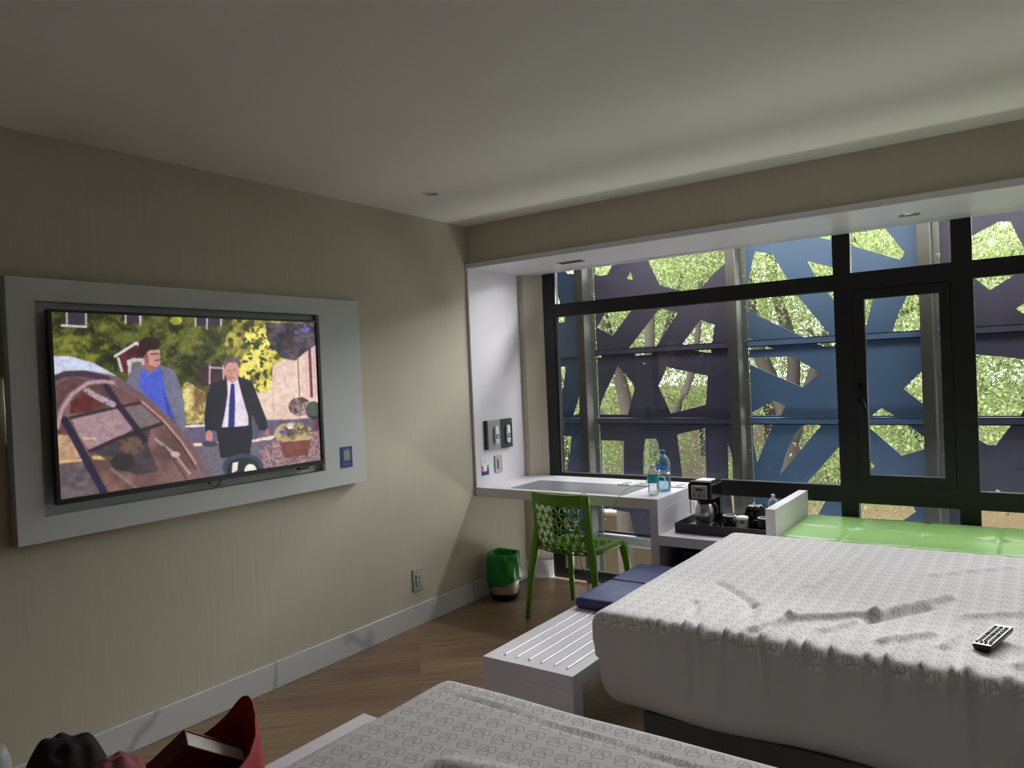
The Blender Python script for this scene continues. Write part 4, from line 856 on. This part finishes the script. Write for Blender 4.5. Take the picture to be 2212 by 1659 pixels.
bcush('navy vinyl cushion next to the metal strips of the bench', -.845, -.483); bcush('navy vinyl cushion at the window end of the bench', -.480, -.112)

# ------------------------------------------------------------------ beds
def seg(p, a, b):
    ax, ay = a; bx_, by = b; ex, ey = bx_-ax, by-ay; l2 = ex*ex+ey*ey; t_ = ((p.x-ax)*ex+(p.y-ay)*ey)/l2; tc_ = min(1, max(0, t_)); return math.hypot(p.x-ax-tc_*ex, p.y-ay-tc_*ey), t_
R1 = [((2.33, -1.50), (2.40, -1.33), .012, .016), ((2.40, -1.33), (2.64, -1.16), .013, .018), ((2.64, -1.16), (2.83, -.84), .012, .018), ((2.05, -1.03), (2.24, -1.22), -.009, .016), ((2.24, -1.22), (2.30, -1.45), -.010, .018), ((2.40, -.66), (2.45, -.42), .008, .018), ((2.36, -.93), (2.42, -.70), .007, .016),
      ((2.10, -.52), (2.20, -.78), -.005, .02), ((2.62, -1.25), (2.78, -1.0), -.009, .016), ((2.75, -.55), (3.0, -.3), .006, .02), ((2.90, -1.05), (3.2, -.8), .009, .02), ((2.70, -1.42), (2.82, -1.28), .010, .015), ((2.05, -1.30), (2.12, -1.50), -.008, .014), ((2.52, -1.40), (2.60, -1.25), .008, .014), ((2.86, -1.38), (2.92, -1.16), .008, .012), ((3.05, -1.45), (3.2, -1.2), .010, .02)]
rg = random.Random(4); gath = []
x = 1.98
while x < 3.9:
    gath.append((x, rg.uniform(.009, .017), rg.uniform(.020, .042)*(1 if x > 2.1 else .5), rg.uniform(.05, .17), rg.uniform(-.45, .1))); x += rg.uniform(.038, .095)
def bed1f(p):
    q = p.copy(); top = max(0, min(1, (p.z-.50)/.08))
    if p.z > .5:
        for a, b, h, w in R1:
            d, t_ = seg(p, a, b)
            if d < w*4: q.z += 1.5*h*math.exp(-(d/w)**2)*top
        q.z += .0035*noise.noise(Vector((p.x*4, p.y*4, 1)))+.0022*noise.noise(Vector((p.x*13, p.y*9, 4)))*min(1, max(0, (p.x-1.9)/.4))
    if p.y < -1.25:
        near = max(0, min(1, (-p.y-1.25)/.3))
        for gx, w, am, dp, sl in gath:
            xx = gx+sl*(.62-p.z)+sl*.6*(-1.5-p.y)*-.3
            depth = math.exp(-max(0, .60-p.z)/dp); d = (p.x-xx)/w
            if abs(d) < 4:
                g = math.exp(-d*d)*depth*near**2
                if p.z > .55: q.z += am*.75*g
                q.y -= am*.8*g
        if p.z < .56:
            q.y += .010*math.sin((p.x*1.0+p.z*1.5)*9)*min(1, (.56-p.z)*6)-.012*noise.noise(Vector((p.x*3, p.z*5, 2)))
    if p.x < 1.9 and p.z < .5: q.x += .006*math.sin(p.y*11)
    return q
def split_top(me, zt):
    for f in me.polygons: f.material_index = 0 if (f.normal.z > .35 and f.center.z > zt) else 1
def bed(label, x0, x1, y0, y1, fn, step):
    t = thing('bed', label, 'bed', ((x0+x1)/2, (y0+y1)/2, 0), 'two beds side by side')
    bm = rbox(x0, x1, y0, y1, .27, .62, (.09, .055), step, fn); o = link('sheeted_mattress', mesh('sheeted_mattress', bm), [M_sheet, M_sheetp], t, True)
    split_top(o.data, .5)
    obj('bed_base', bx(x0+.18, x1, y0+.06, y1-.06, .06, .269, .01), M_base, t)
    obj('bed_plinth', bx(x0+.26, x1-.05, y0+.14, y1-.14, 0, .0595), M_base, t)
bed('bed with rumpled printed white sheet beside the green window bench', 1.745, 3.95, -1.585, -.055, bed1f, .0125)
R2 = [((1.70, -2.372), (2.10, -2.388), -.006, .005), ((2.10, -2.388), (2.75, -2.42), -.005, .005), ((2.0, -2.66), (2.5, -2.55), .010, .025), ((2.0, -2.72), (2.6, -2.66), -.008, .025), ((2.3, -2.8), (2.9, -2.7), .008, .03), ((1.72, -2.36), (2.7, -2.405), .003, .006)]
def bed2f(p):
    q = p.copy()
    if p.z > .5:
        for a, b, h, w in R2:
            d, t_ = seg(p, a, b)
            if d < w*4: q.z += h*math.exp(-(d/w)**2)
        q.z += .003*noise.noise(Vector((p.x*4, p.y*4, 1)))
    return q
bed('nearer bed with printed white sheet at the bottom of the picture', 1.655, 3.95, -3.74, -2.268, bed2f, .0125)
tag(obj('headboard', bx(3.955, 4.03, -3.85, -.03, .0, 1.15, .01), M_under), 'charcoal headboard behind both beds, out of the picture to the right', 'headboard')
# remote on bed
t = thing('tv_remote', 'small silver remote with black keys lying on the rumpled bed', 'remote', (2.985, -1.30, .63))
ang = math.atan2(.165, .06)-math.pi/2
def rm(o): o.parent = t; o.location = (0, 0, 0); return o
t.rotation_euler = (math.radians(7), math.radians(-4), math.radians(-19)); t.location = (2.985, -1.295, .637)
bm = bmesh.new(); prf = [(-.026, .014), (.026, .014), (.025, .004), (.015, -.010), (-.015, -.010), (-.025, .004)]
a_ = [bm.verts.new((x, -.082, z)) for x, z in prf]; b_ = [bm.verts.new((x, .082, z)) for x, z in prf]
for i in range(6): bm.faces.new((a_[i], a_[(i+1) % 6], b_[(i+1) % 6], b_[i]))
bm.faces.new(a_); bm.faces.new(b_); bmesh.ops.recalc_face_normals(bm, faces=bm.faces[:]); bmesh.ops.bevel(bm, geom=bm.edges[:], offset=.002, segments=2, affect='EDGES')
rm(obj('remote_shell', bm, M_bezel)); rm(obj('face', bx(-.0245, .0245, -.080, .080, .0142, .0158, .0006, 1), mat('silver_face', (.78, .78, .76), .35, .3)))
for r in range(9):
    for c in range(3 if r else 4):
        xx = -.015+c*.015 if r else -.018+c*.012; w = .0055 if r else .0042; yy = -.064+r*.0155
        rm(obj('key', bx(xx-w, xx+w, yy-.0055, yy+.0055, .0159, .0182, .001, 1), M_slot if r % 4 else M_under))

# ------------------------------------------------------------------ things on the nearer bench
def sack(x, y, z, a):
    k = 1+.05*noise.noise(Vector((math.cos(a)*2, math.sin(a)*2, z*7)))+.03*noise.noise(Vector((math.cos(a)*7, math.sin(a)*7, z*18)))
    zz = z
    if z > .2:
        e = abs(math.sin(a))**2.2; zz = z*(.80+.20*e)+(.055*math.exp(-((a-1.57)/.5)**2))
    return x*.80*k, y*1.05*k, zz
t = thing('red_bag', 'red cloth bag standing open on the nearer bench', 'bag', (1.43, -2.94, .3565))
obj('bag_body', cap(lathe([(.12, .0), (.150, .02), (.160, .10), (.160, .18), (.155, .24), (.150, .285), (.144, .287), (.146, .24), (.150, .16), (.14, .05), (.11, .03)], 1.43, -2.94, .3565, 64, fn=sack)), M_red, t, True)
t = thing('book', 'dark red hardback book sticking up out of the red bag', 'book', (1.45, -2.9, .6))
bu = Vector((0, .81, -.585)).normalized(); bw = Vector((.78, -.15, -.60)); bw = (bw-bu*bw.dot(bu)).normalized(); bd = bu.cross(bw); bd = bd if bd.z < 0 else -bd
def bookbox(u0, u1, w0, w1, d0, d1, bm=None):
    q = bx(u0, u1, w0, w1, d0, d1)
    for v in q.verts: v.co = Vector((1.435, -2.962, .682))+bu*v.co.x+bw*v.co.y+bd*v.co.z
    bmesh.ops.recalc_face_normals(q, faces=q.faces[:])
    if bm is None: return q
    me = bpy.data.meshes.new('t'); q.to_mesh(me); q.free(); bm.from_mesh(me); return bm
b_ = bookbox(-.002, .192, 0, .003, -.003, .14); bookbox(-.002, .192, .044, .047, -.003, .14, b_); bookbox(-.004, 0, 0, .047, -.003, .14, b_)
obj('cover', b_, M_cover, t); obj('pages', bookbox(.0005, .186, .0032, .0438, .001, .135), M_pages, t)
def heap(name, label, cat, cx, cy, z0, rx, ry, h, m, seed, grp=None, pw=2.0):
    n1_, n2_ = 64, 22; bm = bmesh.new(); rings = []
    for j in range(n2_+1):
        v = j/n2_; ph = v*math.pi/2; ring = []
        for i in range(n1_):
            a = 2*math.pi*i/n1_; c_, s_ = math.cos(a), math.sin(a); r = math.cos(ph)**.42
            k = 1+.10*noise.noise(Vector((c_*1.8+seed, s_*1.8, v*2)))+.05*math.sin(9*v+3*a+seed)*(1-v)
            z = z0+h*math.sin(ph)**.8*(1+.05*noise.noise(Vector((c_*r*2+seed, s_*r*2, 5))))+.004*math.sin(14*r*s_+4*c_*r+seed)*v
            ring.append(bm.verts.new((cx+rx*r*c_*k, cy+ry*r*s_*k, max(z0, z))))
        rings.append(ring)
    for a, b in zip(rings[:-1], rings[1:]):
        for i in range(n1_): bm.faces.new((a[i], a[(i+1) % n1_], b[(i+1) % n1_], b[i]))
    bmesh.ops.remove_doubles(bm, verts=bm.verts[:], dist=1e-4)
    cap(bm); return tag(obj(name, bm, m, None, True), label, cat, grp)
heap('folded_clothes', 'dark knitted garment heaped on the nearer bench behind the pink fleece', 'clothes', 1.34, -3.185, .3565, .115, .095, .37, M_dark, 1.3)
heap('folded_clothes', 'pink fleece lying in front of the dark garment', 'clothes', 1.525, -3.175, .3565, .058, .085, .375, M_pink, 4.1)
lf_ = bx(1.575, 1.597, -3.345, -3.285, .357, .70, .002); tag(obj('card_packet', lf_, M_pages), 'slim pale card packet standing beside the pink fleece', 'packet')
tag(obj('spray_bottle', cap(lathe([(.028, .0), (.030, .01), (.030, .42), (.024, .44), (.02, .452)], 1.43, -3.355, .3565, 32)), M_cloud, None, True), 'tall white plastic bottle at the bottom left corner of the picture', 'bottle')
